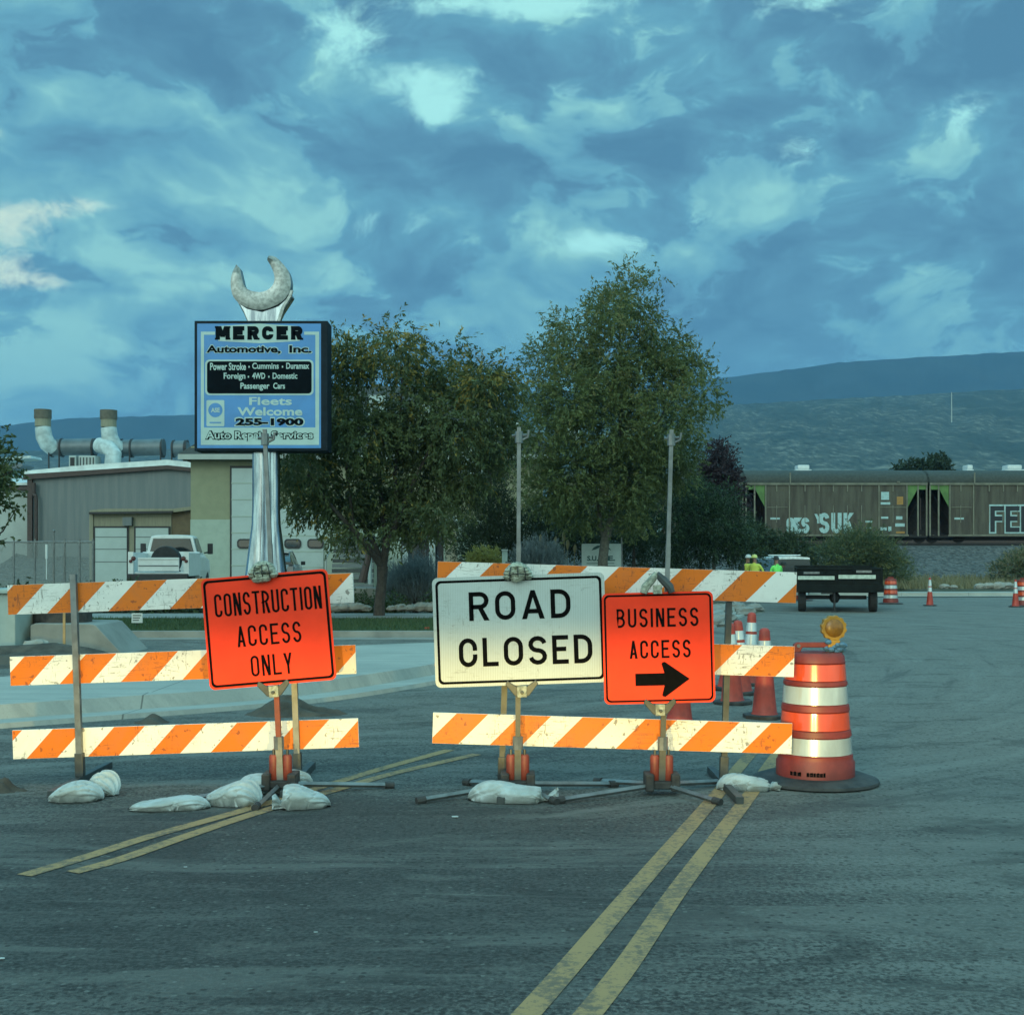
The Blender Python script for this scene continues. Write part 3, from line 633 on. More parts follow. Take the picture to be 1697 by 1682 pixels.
def draw_ba(mb, w, h):
    border(mb, w, h, .013, .013, 1)
    strokes(mb, 'BUSINESS', -.003, .145, .130, .058, .0155, .021, -.0035, 1)
    strokes(mb, 'ACCESS', .01, -.072, .125, .055, .0155, .019, -.0035, 1)
    a = [(-.167,-.176),(.035,-.176),(.017,-.110),(.028,-.104),(.048,-.100),(.212,-.220),(.048,-.340),(.028,-.336),(.017,-.330),(.035,-.262),(-.167,-.262)]
    mb.add([(p[0], -.0035, p[1]) for p in [(-.167,-.176),(.035,-.176),(.035,-.262),(-.167,-.262)]], [(0,1,2,3)], 1)
    mb.add([(p[0], -.0035, p[1]) for p in [(.035,-.176),(.017,-.112),(.024,-.101),(.040,-.098),(.212,-.220),(.040,-.342),(.024,-.339),(.017,-.328),(.035,-.262)]], [tuple(range(9))], 1)
sc8 = F/8.7
def loc8(px, py): q = S(px, py, 8.7); return q
DS = 8.75
b0 = S(465, 1290, DS); q = loc8(445, 1043)
stand('tilted orange sign reading CONSTRUCTION ACCESS ONLY on a stand in front of the left barricade', (b0.x, DS, 0), -2.6, 2.55,
      dict(cx=q.x-b0.x, cz=q.z, w=.887, h=.775, tilt=4.9, draw=draw_cs, mats=[m_signo, m_ink]), [G(645,1306), G(508,1292), G(250,1340), G(425,1342)], mast_m=m_spring)
b1 = S(858, 1290, DS); q = loc8(861.5, 1044)
stand('white rectangular sign reading ROAD CLOSED on a tall mast before the right barricade', (b1.x, DS, 0), .2, 2.565,
      dict(cx=q.x-b1.x, cz=q.z, w=1.20, h=.765, tilt=2.0, draw=draw_rc, mats=[m_signw, m_ink]), [G(698,1331), G(918,1332), G(1016,1304), G(775,1301)])
b2 = S(1096, 1300, DS); q = loc8(1091, 1073)
stand('square orange sign reading BUSINESS ACCESS with a black arrow, overlapping the white sign', (b2.x, DS-.02, 0), 1.6, 2.545,
      dict(cx=q.x-b2.x, cz=q.z, w=.772, h=.772, tilt=1.4, draw=draw_ba, mats=[m_signo, m_ink]), [G(928,1331), G(1188,1333), G(992,1299), G(1205,1299)], tab='arms')
# ------------------------------------------------------------------ sandbags
def sandbag(label, px, py, length, width, hgt_, yaw, seed, neck=True):
    t_ = G(px, py); rg = random.Random(seed); mb = MB(); n, k = 90, 44; vs = []
    ph = [rg.uniform(0, 6.3) for _ in range(8)]
    for i in range(n+1):
        s = i/n; x = -length/2+length*s
        e_ = max(0, 1-abs(2*s-1)**2.6)**.5; e2 = e_
        if neck and s > .80: e_ = .26+.20*math.exp(-((s-.80)/.03)**2)+max(0,(s-.88))*3.0; e2 = e_*.9
        sag = .84+.16*math.sin(3.1*s+ph[0])+.07*math.sin(7*s+ph[6])
        for j in range(k):
            a = 2*math.pi*j/k; ca, sa = math.cos(a), math.sin(a)
            wr = 1+.03*math.sin(3*a+ph[1]+4*s)
            for q_ in range(5):      # narrow creases running across and along the bag
                c_ = .12+.19*q_+.04*math.sin(ph[q_]); sl = .10*math.sin(ph[q_+1]*3)
                wr -= (.05+.05*abs(math.sin(ph[q_]*5)))*math.exp(-((s-c_-sl*ca-.03*math.sin(3*a+ph[q_+2]))/.016)**2)*(.5+.5*math.sin(a*2+ph[q_]))
            wr -= .06*math.exp(-((a-1.2-.8*math.sin(3*s+ph[5]))/.10)**2)
            if s > .55: wr += .05*math.sin(8*a+ph[5])*(s-.55)*2.2
            if neck and s > .80: wr = 1+.22*math.sin(5*a+ph[4])+.12*math.sin(9*a+ph[1]+30*s)
            y = width/2*abs(ca)**.85*(1 if ca > 0 else -1)*e_*wr
            z = hgt_*(sa*.5+.5)**.8*e2*sag*wr if sa > -.5 else 0
            vs.append((x+.012*math.sin(9*a+20*s), y+.05*math.sin(2.5*s+ph[7])*length, max(0.004, z)))
    fs = [(i*k+j, i*k+(j+1)%k, (i+1)*k+(j+1)%k, (i+1)*k+j) for i in range(n) for j in range(k)]+[tuple(range(k))[::-1], tuple(range(n*k, (n+1)*k))]
    mb.add(vs, fs); o = mb.build('sandbag', m_bag, smooth=False); o.data.polygons.foreach_set('use_smooth', [True]*len(o.data.polygons))
    o.location = (t_.x, t_.y+width*.35, 0); o.rotation_euler = (0, 0, R(yaw)); 
    return tag(o, label, 'sandbag', 'white sandbags on the sign and barricade feet')
sandbag('plump white sandbag lying left of the foot of the leftmost barricade post', 118, 1330, .34, .27, .125, 178, 1, neck=False)
sandbag('small white sandbag leaning behind the leftmost barricade post, its neck up', 168, 1318, .24, .2, .15, 140, 2, neck=False)
sandbag('long flat white sandbag, the nearest, lying left of the construction sign stand', 276, 1344, .50, .24, .09, 182, 3, neck=False)
sandbag('rounded white sandbag with a tied ear standing left of the construction sign base', 382, 1337, .36, .28, .165, 160, 4, neck=False)
sandbag('white sandbag slumped behind the orange springs of the construction sign', 440, 1314, .44, .3, .17, 12, 5, neck=False)
sandbag('square ended white sandbag piece right behind the construction sign springs', 486, 1306, .24, .2, .12, 0, 15, neck=False)
sandbag('crumpled white sandbag in front of the right side of the construction sign base', 496, 1342, .36, .25, .15, 188, 6, neck=True)
sandbag('big white sandbag with a gathered neck on the foot of the road closed sign', 850, 1330, .60, .27, .155, -3, 7)
sandbag('flat white sandbag on the barricade foot beside the large drum', 1243, 1312, .42, .24, .12, 4, 8)
# ------------------------------------------------------------------ drums
m_dorg = mat('orange_band', (.68,.070,.014), .22, amt=.25, scale=3, coat=.5, spec=.6, stretch=(1,1,.3))
m_dwht = mat('white_band', (.50,.56,.56), .2, .25, amt=.3, scale=3.5, coat=.5, stretch=(1,1,.3))
m_lens = mat('amber_lens', (.26,.11,.010), .3, amt=.35, scale=30)
m_amb = mat('amber_plastic', (.42,.21,.015), .35, amt=.3, scale=9)
m_bluep = mat('blue_plastic_wrap', (.07,.17,.28), .4, amt=.4, scale=12, bump=.6, bscale=20)
def drum(label, loc, seg=48, big=False, s=1.0):
    t = thing('traffic_drum', label, 'traffic drum', loc, (0, 0, 0), 'orange and white traffic drums')
    zs = [(.275,.02),(.278,.16),(.262,.175)]
    def rad(z): return .262-.058*(z-.175)/.75
    prof = [(.25,.0),(.276,.01),(.276,.155),(.262,.175)]
    bands = [(.185,.305,0),(.375,.505,1),(.565,.685,0),(.735,.86,1)]
    bands = [(.220,.332,0),(.394,.510,1),(.574,.692,0),(.740,.850,1)]
    for a, b_, k in bands: r0, r1 = rad(a), rad(b_); prof += [(r0+.004,a-.012),(r0-.006,a-.004),(r1-.006,b_+.004),(r1+.004,b_+.012)]
    prof += [(rad(.865),.86),(rad(.93)+.0,.905),(rad(.93)-.02,.93),(.0005,.935)]
    mb = MB(); mb.lathe([(r*s, z*s) for r, z in prof], n=seg); mb.build('drum_body', m_red, t, smooth=True)
    for a, b_, k in bands:
        mb = MB(); mb.lathe([((rad(a)-.0035)*s,(a-.003)*s),(rad(a)*s,(a-.002)*s),((rad(b_)+.0005)*s,(b_+.002)*s),((rad(b_)-.0035)*s,(b_+.003)*s)], n=seg); mb.v = mb.v
        mb.build('orange_band' if k else 'white_band', m_dorg if k else m_dwht, t, smooth=True)
    mb = MB()
    if big:
        mb.prism([(-.17,.925),(-.155,.985),(-.135,1.0),(.135,1.0),(.155,.985),(.17,.925),(.115,.925),(.095,.963),(-.095,.963),(-.115,.925)], -.022, .022)
        mb.v = mb.v; mb.v = [(x*s, y*s, z*s) for x, y, z in mb.v]; h_ = mb.build('handle', m_red, t, bevel=.006)
        for sx in (-1, 1):
            mb = MB(); mb.tube((sx*.125*s,-.03,.975*s),(sx*.125*s,.03,.975*s),.014,n=10); mb.build('bolt', m_galv, h_)
    else:
        mb.prism([(-.12*s,.925*s),(-.09*s,1.*s),(.09*s,1.*s),(.12*s,.925*s)], -.025*s, .025*s); mb.build('handle', m_red, t)
    mb = MB(); mb.lathe([(.28*s,.0),(.40*s,.0),(.445*s,.012),(.44*s,.03),(.37*s,.055),(.285*s,.058)], n=seg); mb.build('rubber_base', m_blk, t, smooth=True)
    return t
dl = S(1351, 1300, 9.22)
dr = drum('large orange and white drum with an amber warning lamp, right end of the right barricade', (dl.x, 9.22, .0), 64, True, 1.03)
rg = random.Random(3)        # faded stencil marks on the skirt, unreadable
for grp_ in (((-.225,.013),(-.205,.016),(-.180,.02)),((-.125,.016),(-.102,.02),(-.078,.013),(-.058,.02),(-.034,.018),(-.010,.014))):
    mb2 = MB()
    for x, w_ in grp_:
        for k in range(2):
            z0 = .082+.014*k; aa = [math.asin((x+f_*w_)/.2872) for f_ in (0, .5, 1)]
            mb2.add([(.2872*math.sin(q_), -.2872*math.cos(q_), z_) for q_ in aa for z_ in (z0, z0+rg.uniform(.010,.017))], [(0,2,3,1),(2,4,5,3)])
    x0_, x1_ = grp_[0][0], sum(grp_[-1]); aa = [math.asin((x0_+(x1_-x0_)*f_/4)/.2866) for f_ in range(5)]
    mb2.add([(.2866*math.sin(q_), -.2866*math.cos(q_), z_) for q_ in aa for z_ in (.080, .108)], [(2*i,2*i+2,2*i+3,2*i+1) for i in range(4)], 1)
    mb2.build('faded_stencil', [m_ink, mat('stencil_smudge', (.09,.02,.015), .7)], dr)
# warning lamp bolted on the drum
wl = thing('warning_lamp', 'round amber warning lamp with blue wrap on top of the large drum', 'warning lamp', (dl.x+.133, 9.22, .948))
mb = MB(); zc = .187
ol = [((.088+.007*(1 if (i//2) % 2 else 0))*math.cos(2*math.pi*i/48), zc+(.088+.007*(1 if (i//2) % 2 else 0))*math.sin(2*math.pi*i/48)) for i in range(48)]
mb.prism(ol, -.03, .03); mb.build('lens_rim', m_amb, wl, bevel=.004)
mb = MB(); mb.lathe([(.001,-.052),(.03,-.05),(.055,-.044),(.066,-.036),(.068,-.028)], (0,0,zc), 32, 0, 'y'); mb.build('lens', m_lens, wl, smooth=True)
mb = MB(); mb.box(-.045,.045,-.035,.035,.0,.10); mb.build('battery_case', m_amb, wl, bevel=.01)
mb = MB(); rg = random.Random(8)
for k in range(16): mb.lathe([(.001,-.02),(.02,-.014),(.028,0),(.018,.016),(.001,.02)], (rg.uniform(-.06,.07), rg.uniform(-.05,.02), .05+rg.uniform(-.04,.035)), 8)
mb.build('plastic_wrap', m_bluep, wl, smooth=True)
# distant drums
q = G(1476, 1001); d1 = drum('orange and white drum standing on the road right of the black trailer', (q.x, q.y, 0), 24)
q = G(1692, 1005); d2 = copy_tree(d1); d2.location = (q.x+.08, q.y, 0); tag(d2, 'orange and white drum cut by the right edge of the photo beside a cone')
q = G(1362, 1000); d3 = copy_tree(d1); d3.location = (q.x, q.y+3.2, 0); tag(d3, 'far drum glimpsed beneath the black trailer between its tyres')
# ------------------------------------------------------------------ cones
def cone(label, px, py, h=.9, s=1.0, tub=True, tilt=0, yaw=0, group='tall channelizer cones behind the right barricade'):
    q = G(px, py); t = thing('traffic_cone', label, 'traffic cone', (q.x, q.y, 0), (0, R(tilt), R(yaw)), group)
    r0, r1 = (.135, .052) if tub else (.13, .035)
    def rd(z): return r0+(r1-r0)*(z/h)**.85
    mb = MB(); mb.lathe([(rd(.02*h)+.01,.035),(rd(.06*h),.06)]+[(rd(z*h), z*h) for z in (.2,.4,.55,.6,.75,.8,.9,.965)]+[(r1*.8, h*.99),(.02,h)], n=20); mb.build('cone_body', m_cone, t, smooth=True)
    for a, b_ in (((.56,.70),(.74,.86)) if tub else ((.50,.66),(.70,.92))):
        mb = MB(); mb.lathe([(rd(a*h)-.002,a*h-.002),(rd(a*h)+.004,a*h),(rd(b_*h)+.004,b_*h),(rd(b_*h)-.002,b_*h+.002)], n=20); mb.build('reflective_collar', m_dwht, t, smooth=True)
    mb = MB(); pts = [(.23*s*math.cos(R(22.5+45*i)), .23*s*math.sin(R(22.5+45*i))) for i in range(8)]; mb.prism(pts, 0.0, .04, ax='z'); mb.build('cone_base', m_blk, t, bevel=.008)
    return t
cone('tall orange cone with a red cap, rightmost of the huddle, beside the large drum', 1267, 1189, .93)
cone('tall orange cone just right of the business access sign, behind the barricade post', 1214, 1166, .92, tilt=-2)
cone('tall cone with white collars highest in the huddle behind the barricade', 1242, 1135, .95, tilt=2)
cone('tall cone standing between two others in the huddle behind the barricade', 1229, 1150, .90, tilt=-3)
cone('tall cone leaning at the left edge of the huddle of cones', 1206, 1143, .80, tilt=4)
cone('tall cone whose orange foot shows just below the business access sign', 1126, 1200, .93)
g2 = 'slim cones far down the road'
cone('slim cone standing alone in the far road between the two drums', 1541, 1004, 1.0, tub=False, group=g2)
cone('slim cone just left of the drum at the right edge of the photo', 1683, 1006, .95, tub=False, group=g2)
# litter and small scraps on the road
for px, py, s_, lb in ((754,1355,.028,'flattened pale scrap of paper on the road below the road closed sign'),(308,1438,.011,'tiny pale scrap on the dark road below the long sandbag'),(3,1590,.016,'small white scrap at the lower left edge'),(523,1546,.009,'small pale pebble on the dark road low in the middle'),(186,1312,.02,'small dark pebble on the road right of the leftmost sandbags')):
    q = G(px, py); mb = MB(); rg = random.Random(px)
    n = 7; mb.prism([(s_*(1+rg.uniform(-.3,.3))*math.cos(2*math.pi*i/n), s_*.5*(1+rg.uniform(-.3,.3))*math.sin(2*math.pi*i/n)) for i in range(n)], .002, .002+s_*.25, ax='z')
    o = mb.build('pebble' if 'pebble' in lb else 'paper_scrap', m_blk if 'dark pebble' in lb else m_bag, bevel=.003); o.location = (q.x, q.y, 0.003); tag(o, lb, 'pebble' if 'pebble' in lb else 'litter')
# ------------------------------------------------------------------ wrench sign
m_blue = mat('blue_sign_face', (.045,.215,.50), .4, amt=.15, scale=2)
m_pale = mat('pale_sign_face', (.36,.50,.48), .4, amt=.12, scale=2)
m_navy = mat('dark_sign_cabinet', (.010,.018,.026), .7, amt=.3, spec=.15)
m_chrome = mat('polished_metal', (.50,.54,.56), .22, .95, amt=.35, scale=2.2, stretch=(3,3,.35), c2=(.20,.23,.26))
m_dull = mat('pitted_metal', (.30,.33,.32), .4, .8, amt=.3, scale=11, bump=.2, bscale=26, c2=(.17,.19,.185))
Yw = 30.0; kw = Yw/F
base = S(441, 1000, Yw); wr = thing('wrench_sign', 'tall chrome wrench shaped pole carrying a blue square auto repair signboard', 'sign', (base.x, Yw, .1))
def LW(px, py): return ((px-441)*kw, H-(py-HY)*kw-.1)       # local x,z on the sign plane
x0, z1 = LW(329, 537); x1, z0 = LW(541, 750); wd, hd = x1-x0, z1-z0
mb = MB(); mb.box(x0, x1+.09, -.40, .25, z0, z1)
cabm = mb.build('sign_cabinet', m_navy, wr, bevel=.02)
mb = MB(); yf = -.405
def fx(f): return x0+.07+(wd-.14)*f
def fz(f): return z1-.07-(hd-.14)*f
def rect(a, b, c, d, y, m): mb.flat([(fx(a),fz(b)),(fx(c),fz(b)),(fx(c),fz(d)),(fx(a),fz(d))], y, m)
rect(0,0,1,1,yf,0)
y1_ = yf-.004; y2_ = yf-.008; y3_ = yf-.012
rect(.03,.065,.055,.975,y1_,1); rect(.955,.065,.985,.975,y1_,1); rect(.055,.065,.145,.09,y1_,1); rect(.865,.065,.955,.09,y1_,1)
rect(.055,.835,.955,.975,y1_,1)
# MERCER on a pale shadow
pts = [(fx(.17),fz(.14)),(fx(.5),fz(.158)),(fx(.83),fz(.14)),(fx(.815),fz(.02)),(fx(.5),fz(.0)),(fx(.17),fz(.02))]
mb.flat(pts, y1_, 1)
strokes(mb, 'MERCER', fx(.5), fz(.13), hd*.104, wd*.088, wd*.034, wd*.024, y2_, 2, slab=.055)
mb.text('Automotive,', fx(.075), fx(.675), fz(.245), fz(.175), y1_, 1, .07, .022); mb.text('Automotive,', fx(.075), fx(.675), fz(.245), fz(.175), y2_, 2, .035)
mb.text('Inc.', fx(.745), fx(.925), fz(.235), fz(.175), y1_, 1, .07, .022); mb.text('Inc.', fx(.745), fx(.925), fz(.235), fz(.175), y2_, 2, .035)
def rrx(a, b, c, d, r): return rr(fx(c)-fx(a), fz(b)-fz(d), r, 6, (fx(a)+fx(c))/2, (fz(b)+fz(d))/2)
mb.flat(rrx(.065,.29,.94,.575,.10), y1_, 1); mb.flat(rrx(.08,.303,.925,.562,.08), y2_, 2)
for s_, a, c, b, d in (('Power Stroke',.105,.395,.315,.375),('•',.415,.425,.34,.355),('Cummins',.445,.66,.315,.365),('•',.685,.695,.34,.355),('Duramax',.72,.905,.315,.365),
        ('Foreign',.215,.39,.395,.46),('•',.41,.42,.42,.435),('4WD',.445,.55,.395,.445),('•',.575,.585,.42,.435),('Domestic',.61,.81,.395,.445),('Passenger',.35,.585,.475,.54),('Cars',.615,.71,.475,.525)):
    if s_ == '•': rect(a, b, c, d, y3_, 1)
    else: mb.text(s_, fx(a), fx(c), fz(d), fz(b), y3_, 1, .022)
mb.text('Fleets', fx(.42), fx(.765), fz(.655), fz(.59), y1_, 1, .025); mb.text('Welcome', fx(.325), fx(.85), fz(.74), fz(.672), y1_, 1, .03)
mb.text('255-1900', fx(.31), fx(.86), fz(.82), fz(.76), y1_, 1, .08, .03); mb.text('255-1900', fx(.31), fx(.86), fz(.82), fz(.76), y2_, 2, .05)
mb.text('Auto Repair', fx(.07), fx(.56), fz(.945), fz(.865), y2_, 2, .10, .02); mb.text('Auto Repair', fx(.07), fx(.56), fz(.945), fz(.865), y3_, 1, .015)
mb.text('Services', fx(.60), fx(.935), fz(.925), fz(.865), y2_, 2, .10, .02); mb.text('Services', fx(.60), fx(.935), fz(.925), fz(.865), y3_, 1, .015)
mb.flat(rrx(.075,.615,.22,.825,.03), y1_, 1)
cxx, czz = (fx(.075)+fx(.22))/2, fz(.695); rr_ = wd*.055
mb.flat([(cxx+rr_*math.cos(2*math.pi*i/24), czz+rr_*math.sin(2*math.pi*i/24)) for i in range(24)], y2_, 0)
mb.text('ASE', cxx-rr_*.62, cxx+rr_*.62, czz-rr_*.32, czz+rr_*.32, y3_, 1, .04)
rect(.10,.79,.195,.80,y2_,0)
mb.build('sign_face', [m_blue, m_pale, mat('sign_lettering', (.004,.007,.010), .8, spec=.05)], wr)
# wrench head
def arcpts(pts): 
    q = smoothpts([Vector((p[0], p[1], 0)) for p in pts], 4); return [LW(a.x, a.y) for a in q]
outer = arcpts([(394,441),(386,459),(385,480),(392,499),(412,512),(436,516),(462,507),(478,493),(484,474),(480,453),(468,437),(457,428),(447,427)])
inner = arcpts([(445,434),(453,448),(457,464),(452,478),(438,486),(420,485),(408,478),(403,462),(400,448)])
mb = MB(); o_, i_ = outer, inner[::-1]; n = 40
def resamp(pl, n):
    L = [0]
    for a, b in zip(pl, pl[1:]): L.append(L[-1]+math.hypot(b[0]-a[0], b[1]-a[1]))
    out = []
    for k in range(n):
        d = L[-1]*k/(n-1); j = max(i for i in range(len(L)) if L[i] <= d+1e-9); j = min(j, len(pl)-2)
        s = (d-L[j])/(L[j+1]-L[j]+1e-9); out.append((pl[j][0]+(pl[j+1][0]-pl[j][0])*s, pl[j][1]+(pl[j+1][1]-pl[j][1])*s))
    return out
A_, B_ = resamp(o_, n), resamp(i_, n); mid = [((a[0]+b[0])/2, (a[1]+b[1])/2) for a, b in zip(A_, B_)]
rings = [(A_,-.10),(A_,-.16),(mid,-.20),(B_,-.16),(B_,.16),(mid,.20),(A_,.16)]
vs = [(p[0], y, p[1]) for rg_, y in rings for p in rg_]; K = len(rings)
fs = [(r*n+i, r*n+i+1, ((r+1)%K)*n+i+1, ((r+1)%K)*n+i) for r in range(K) for i in range(n-1)]+[tuple(r*n for r in range(K)), tuple(r*n+n-1 for r in range(K))[::-1]]
mb.add(vs, fs); mb.build('wrench_jaw', m_dull, wr, smooth=True)
nk = [LW(394,500),LW(412,512),LW(436,517),LW(462,508),LW(484,488),LW(487,494),LW(470,520),LW(462,537),LW(412,537),LW(405,520)]
mb = MB(); mb.prism(nk, -.12, .16); mb.build('wrench_neck', m_chrome, wr, bevel=.03)
rim = [LW(483,483),LW(488,484),LW(486,492),LW(474,512),LW(466,537),LW(460,537),LW(468,512),LW(480,492)]
mb = MB(); mb.prism(rim, -.17, -.125); mb.build('wrench_rim', m_dull, wr, bevel=.01)
# handle: fluted, widening to the foot
def hw(py): return 23 if py < 860 else 23+ (py-860)*.13
mb = MB(); n = 40; rows = []
flute = [(-1,0),(-.9,-.5),(-.78,-.68),(-.60,-.58),(-.30,-.50),(-.08,-.62),(.0,-.80),(.06,-.92),(.22,-1.),(.38,-.92),(.46,-.72),(.62,-.66),(.80,-.76),(.92,-.6),(1,0),(.8,.8),(0,1),(-.8,.8)]
pys = [748,800,840,870,900,930,955,985]
for py in pys:
    for fx_, fy_ in flute: rows.append(((fx_*hw(py))*kw, fy_*.26*(hw(py)/23), H-(py-HY)*kw-.1))
n = len(flute); mb.add(rows, [(j*n+i, j*n+(i+1)%n, (j+1)*n+(i+1)%n, (j+1)*n+i) for j in range(len(pys)-1) for i in range(n)]+[tuple(range(n)), tuple(range((len(pys)-1)*n, len(pys)*n))])
mb.build('wrench_handle', m_chrome, wr, smooth=True)
mb = MB(); mb.box(-.8,.8,-.6,.6,-.1,.16); mb.build('footing', m_concold, wr, bevel=.03)
# ------------------------------------------------------------------ warehouse with ducts
m_grey = mat('grey_metal_siding', (.115,.14,.145), .6, .1, amt=.2, scale=.6, stretch=(6,1,.4), c2=(.15,.17,.17))
m_brown = mat('brown_steel_trim', (.055,.033,.028), .6, amt=.3)
m_roofw = mat('white_membrane_roof', (.62,.68,.67), .5, amt=.25, scale=1.2)
m_siding = mat('pale_siding', (.34,.38,.36), .6, amt=.15, scale=.8)
m_duct = mat('galvanised_duct', (.12,.15,.165), .5, .35, amt=.25, scale=1.5)
m_ductw = mat('white_duct_wrap', (.48,.56,.56), .5, amt=.35, scale=2.5, bump=.5, bscale=6)
m_tan = mat('tan_siding', (.245,.235,.165), .7, amt=.2, scale=3, stretch=(5,1,.4))
m_ypaint = mat('olive_cream_stucco', (.245,.255,.165), .8, amt=.10, scale=3, bump=.3, bscale=40)
m_lpaint = mat('pale_green_stucco', (.33,.40,.34), .8, amt=.10, scale=3, bump=.3, bscale=40)
m_door = mat('white_overhead_door', (.36,.44,.43), .5, amt=.08, scale=2)
m_shingle = mat('dark_shingles', (.050,.048,.042), .9, amt=.4, scale=9, bump=.5, bscale=20)
Yh = 75.0; q0 = S(50, 945, Yh)
wh = thing('warehouse', 'long grey metal warehouse with a white roof and brown corner trim behind the fence', 'building', (q0.x, Yh, q0.z))
def PW(px, py, Y=Yh): v_ = S(px, py, Y); return (v_.x, v_.z)
def wprism(name, pts, Y0, Y1, m, par, bevel=0.):
    mb = MB(); mb.prism([PW(a, b, Y0) for a, b in pts], Y0, Y1); return mb.build(name, m, par, world=True, bevel=bevel)
wprism('wall', [(50,960),(50,793),(277,776),(370,786),(370,960)], Yh, Yh+28, m_grey, wh)
wprism('roof', [(38,795),(38,786),(277,771),(380,781),(380,787),(277,777.5)], Yh-.3, Yh-.02, m_brown, wh)
# white roof planes seen edge-on, rising away
mb = MB(); r0 = [S(0,781,Yh-.25), S(38,786,Yh-.25), S(277,770.5,Yh-.25), S(380,780.5,Yh-.25)]
r1 = [Vector((p.x-1.5, p.y+28, p.z+.75)) for p in r0]
for i in (1, 2): mb.add([r0[i], r0[i+1], r1[i+1], r1[i]], [(0,1,2,3)])
mb.add([(p[0], p[1], p[2]-.15) for p in r0[1:]]+[tuple(p) for p in r0[1:]], [(0,1,4,3),(1,2,5,4)])
mb.build('roof_membrane', m_roofw, wh, world=True)
mb = MB(); mb.tube(S(56,800,Yh-.3), S(56,818,Yh-.3), .12); mb.path([S(54,818,Yh-.3),S(59,822,Yh-.35),S(60,830,Yh-.35),S(60,962,Yh-.35)], .11, m=0); mb.build('downpipe', m_brown, wh, world=True)
wprism('corner_trim', [(45,990),(45,793),(53,793),(53,990)], Yh-.2, Yh-.01, m_brown, wh)
mb = MB(); mb.prism([PW(a, b, Yh) for a, b in ((36,786),(36,781),(150,770),(277,762),(330,767),(330,781),(277,771))], Yh-.05, Yh+1.2); mb.build('roof_curb', m_roofw, wh, world=True)
# neighbouring white part at the far left
wl2 = thing('storage_building', 'low pale building with dark brown eave, cut by the left edge of the photo', 'building', (S(-60,945,Yh+2).x, Yh+2, .45))
wprism('wall', [(-160,960),(-160,806),(46,806),(46,960)], Yh+.6, Yh+14, m_siding, wl2)
wprism('eave', [(-165,812),(-165,804),(48,804),(48,812)], Yh+.3, Yh+.59, m_brown, wl2)
mb = MB(); a = [S(-160,803,Yh+.3),S(46,800,Yh+.3)]; mb.add([a[0],a[1],a[1]+Vector((0,12,1.3)),a[0]+Vector((0,12,1.3))],[(0,1,2,3)]); mb.add([a[0]-Vector((0,0,.2)),a[1]-Vector((0,0,.2)),a[1],a[0]],[(0,1,2,3)]); mb.build('roof', m_roofw, wl2, world=True)
wprism('skylight', [(-40,775),(-40,770),(36,768),(38,771),(32,776)], Yh+7, Yh+9, m_duct, wl2)
wprism('roof_panel', [(-40,762),(50,755),(52,759),(-40,768)], Yh+10, Yh+12, m_ductw, wl2)
# roof ducts : each run lies on the roof
def duct(px0, px1, pyc, r_px, label, sx, stack=True):
    Yd = Yh+4; k_ = Yd/F
    a = S(px0, pyc, Yd); b_ = S(px1, pyc-2, Yd); r = r_px*k_
    d = thing('roof_duct', label, 'roof duct', (a.x, Yd, a.z-r-.3), group='exhaust ducts on the warehouse roof')
    mb = MB(); mb.tube(a, b_, r, n=24); mb.build('duct_run', m_duct, d, world=True, smooth=True)
    for px in (px0+2, px0+19 if px1-px0 > 45 else px1-4, px1-2):
        c = S(px, pyc, Yd); mb = MB(); mb.tube((c.x-.05, c.y, c.z), (c.x+.05, c.y, c.z), r+.07, n=24); mb.tube((c.x,c.y-r,c.z),(c.x,c.y-r,c.z-r-.9),.05,n=6); mb.build('support_ring', m_dark, d, world=True)
    if stack:
        e0 = S(sx+14, pyc+2, Yd-.1); pts = [S(sx+16,pyc,Yd-.2), S(sx+8,pyc-6,Yd-.5), S(sx+2,pyc-18,Yd-.6), S(sx,pyc-34,Yd-.6)]
        mb = MB(); mb.path(pts, [r*.95,r*.95,r*.95,12.5*k_], n=20); mb.build('elbow', m_ductw, d, world=True, smooth=True)
        mb = MB(); c0 = S(sx, pyc-35, Yd-.6); c1 = S(sx, pyc-48, Yd-.6); mb.tube(c0, c1, 12.5*k_, n=20); mb.tube(c1, S(sx,pyc-63,Yd-.6), 13.8*k_, n=20, m=1); mb.build('stack_cap', [m_tan, mat('brown_stack', (.11,.10,.075), .7)], d, world=True, smooth=True)
    return d
duct(84, 158, 742, 14, 'roof duct with the left of the two brown capped exhaust stacks', 71)
duct(200, 272, 743, 14, 'roof duct with the right of the two brown capped exhaust stacks', 180)
duct(286, 312, 744, 13, 'short white roof duct elbow beside the tan building gable', 290, False)
d_ = thing('duct_elbow', 'crumpled white duct elbow dropping into the warehouse roof between the two duct runs', 'roof duct', tuple(S(185,775,Yh+3.5)))
mb = MB(); mb.path([S(165,738,Yh+3.5),S(180,742,Yh+3),S(188,752,Yh+2.8),S(186,776,Yh+2.8)], .5, n=18); mb.box(S(172,0,Yh+2.8).x, S(200,0,Yh+2.8).x, Yh+2.2, Yh+3.6, S(0,779,Yh).z, S(0,768,Yh).z); mb.build('elbow', m_ductw, d_, world=True, smooth=True)
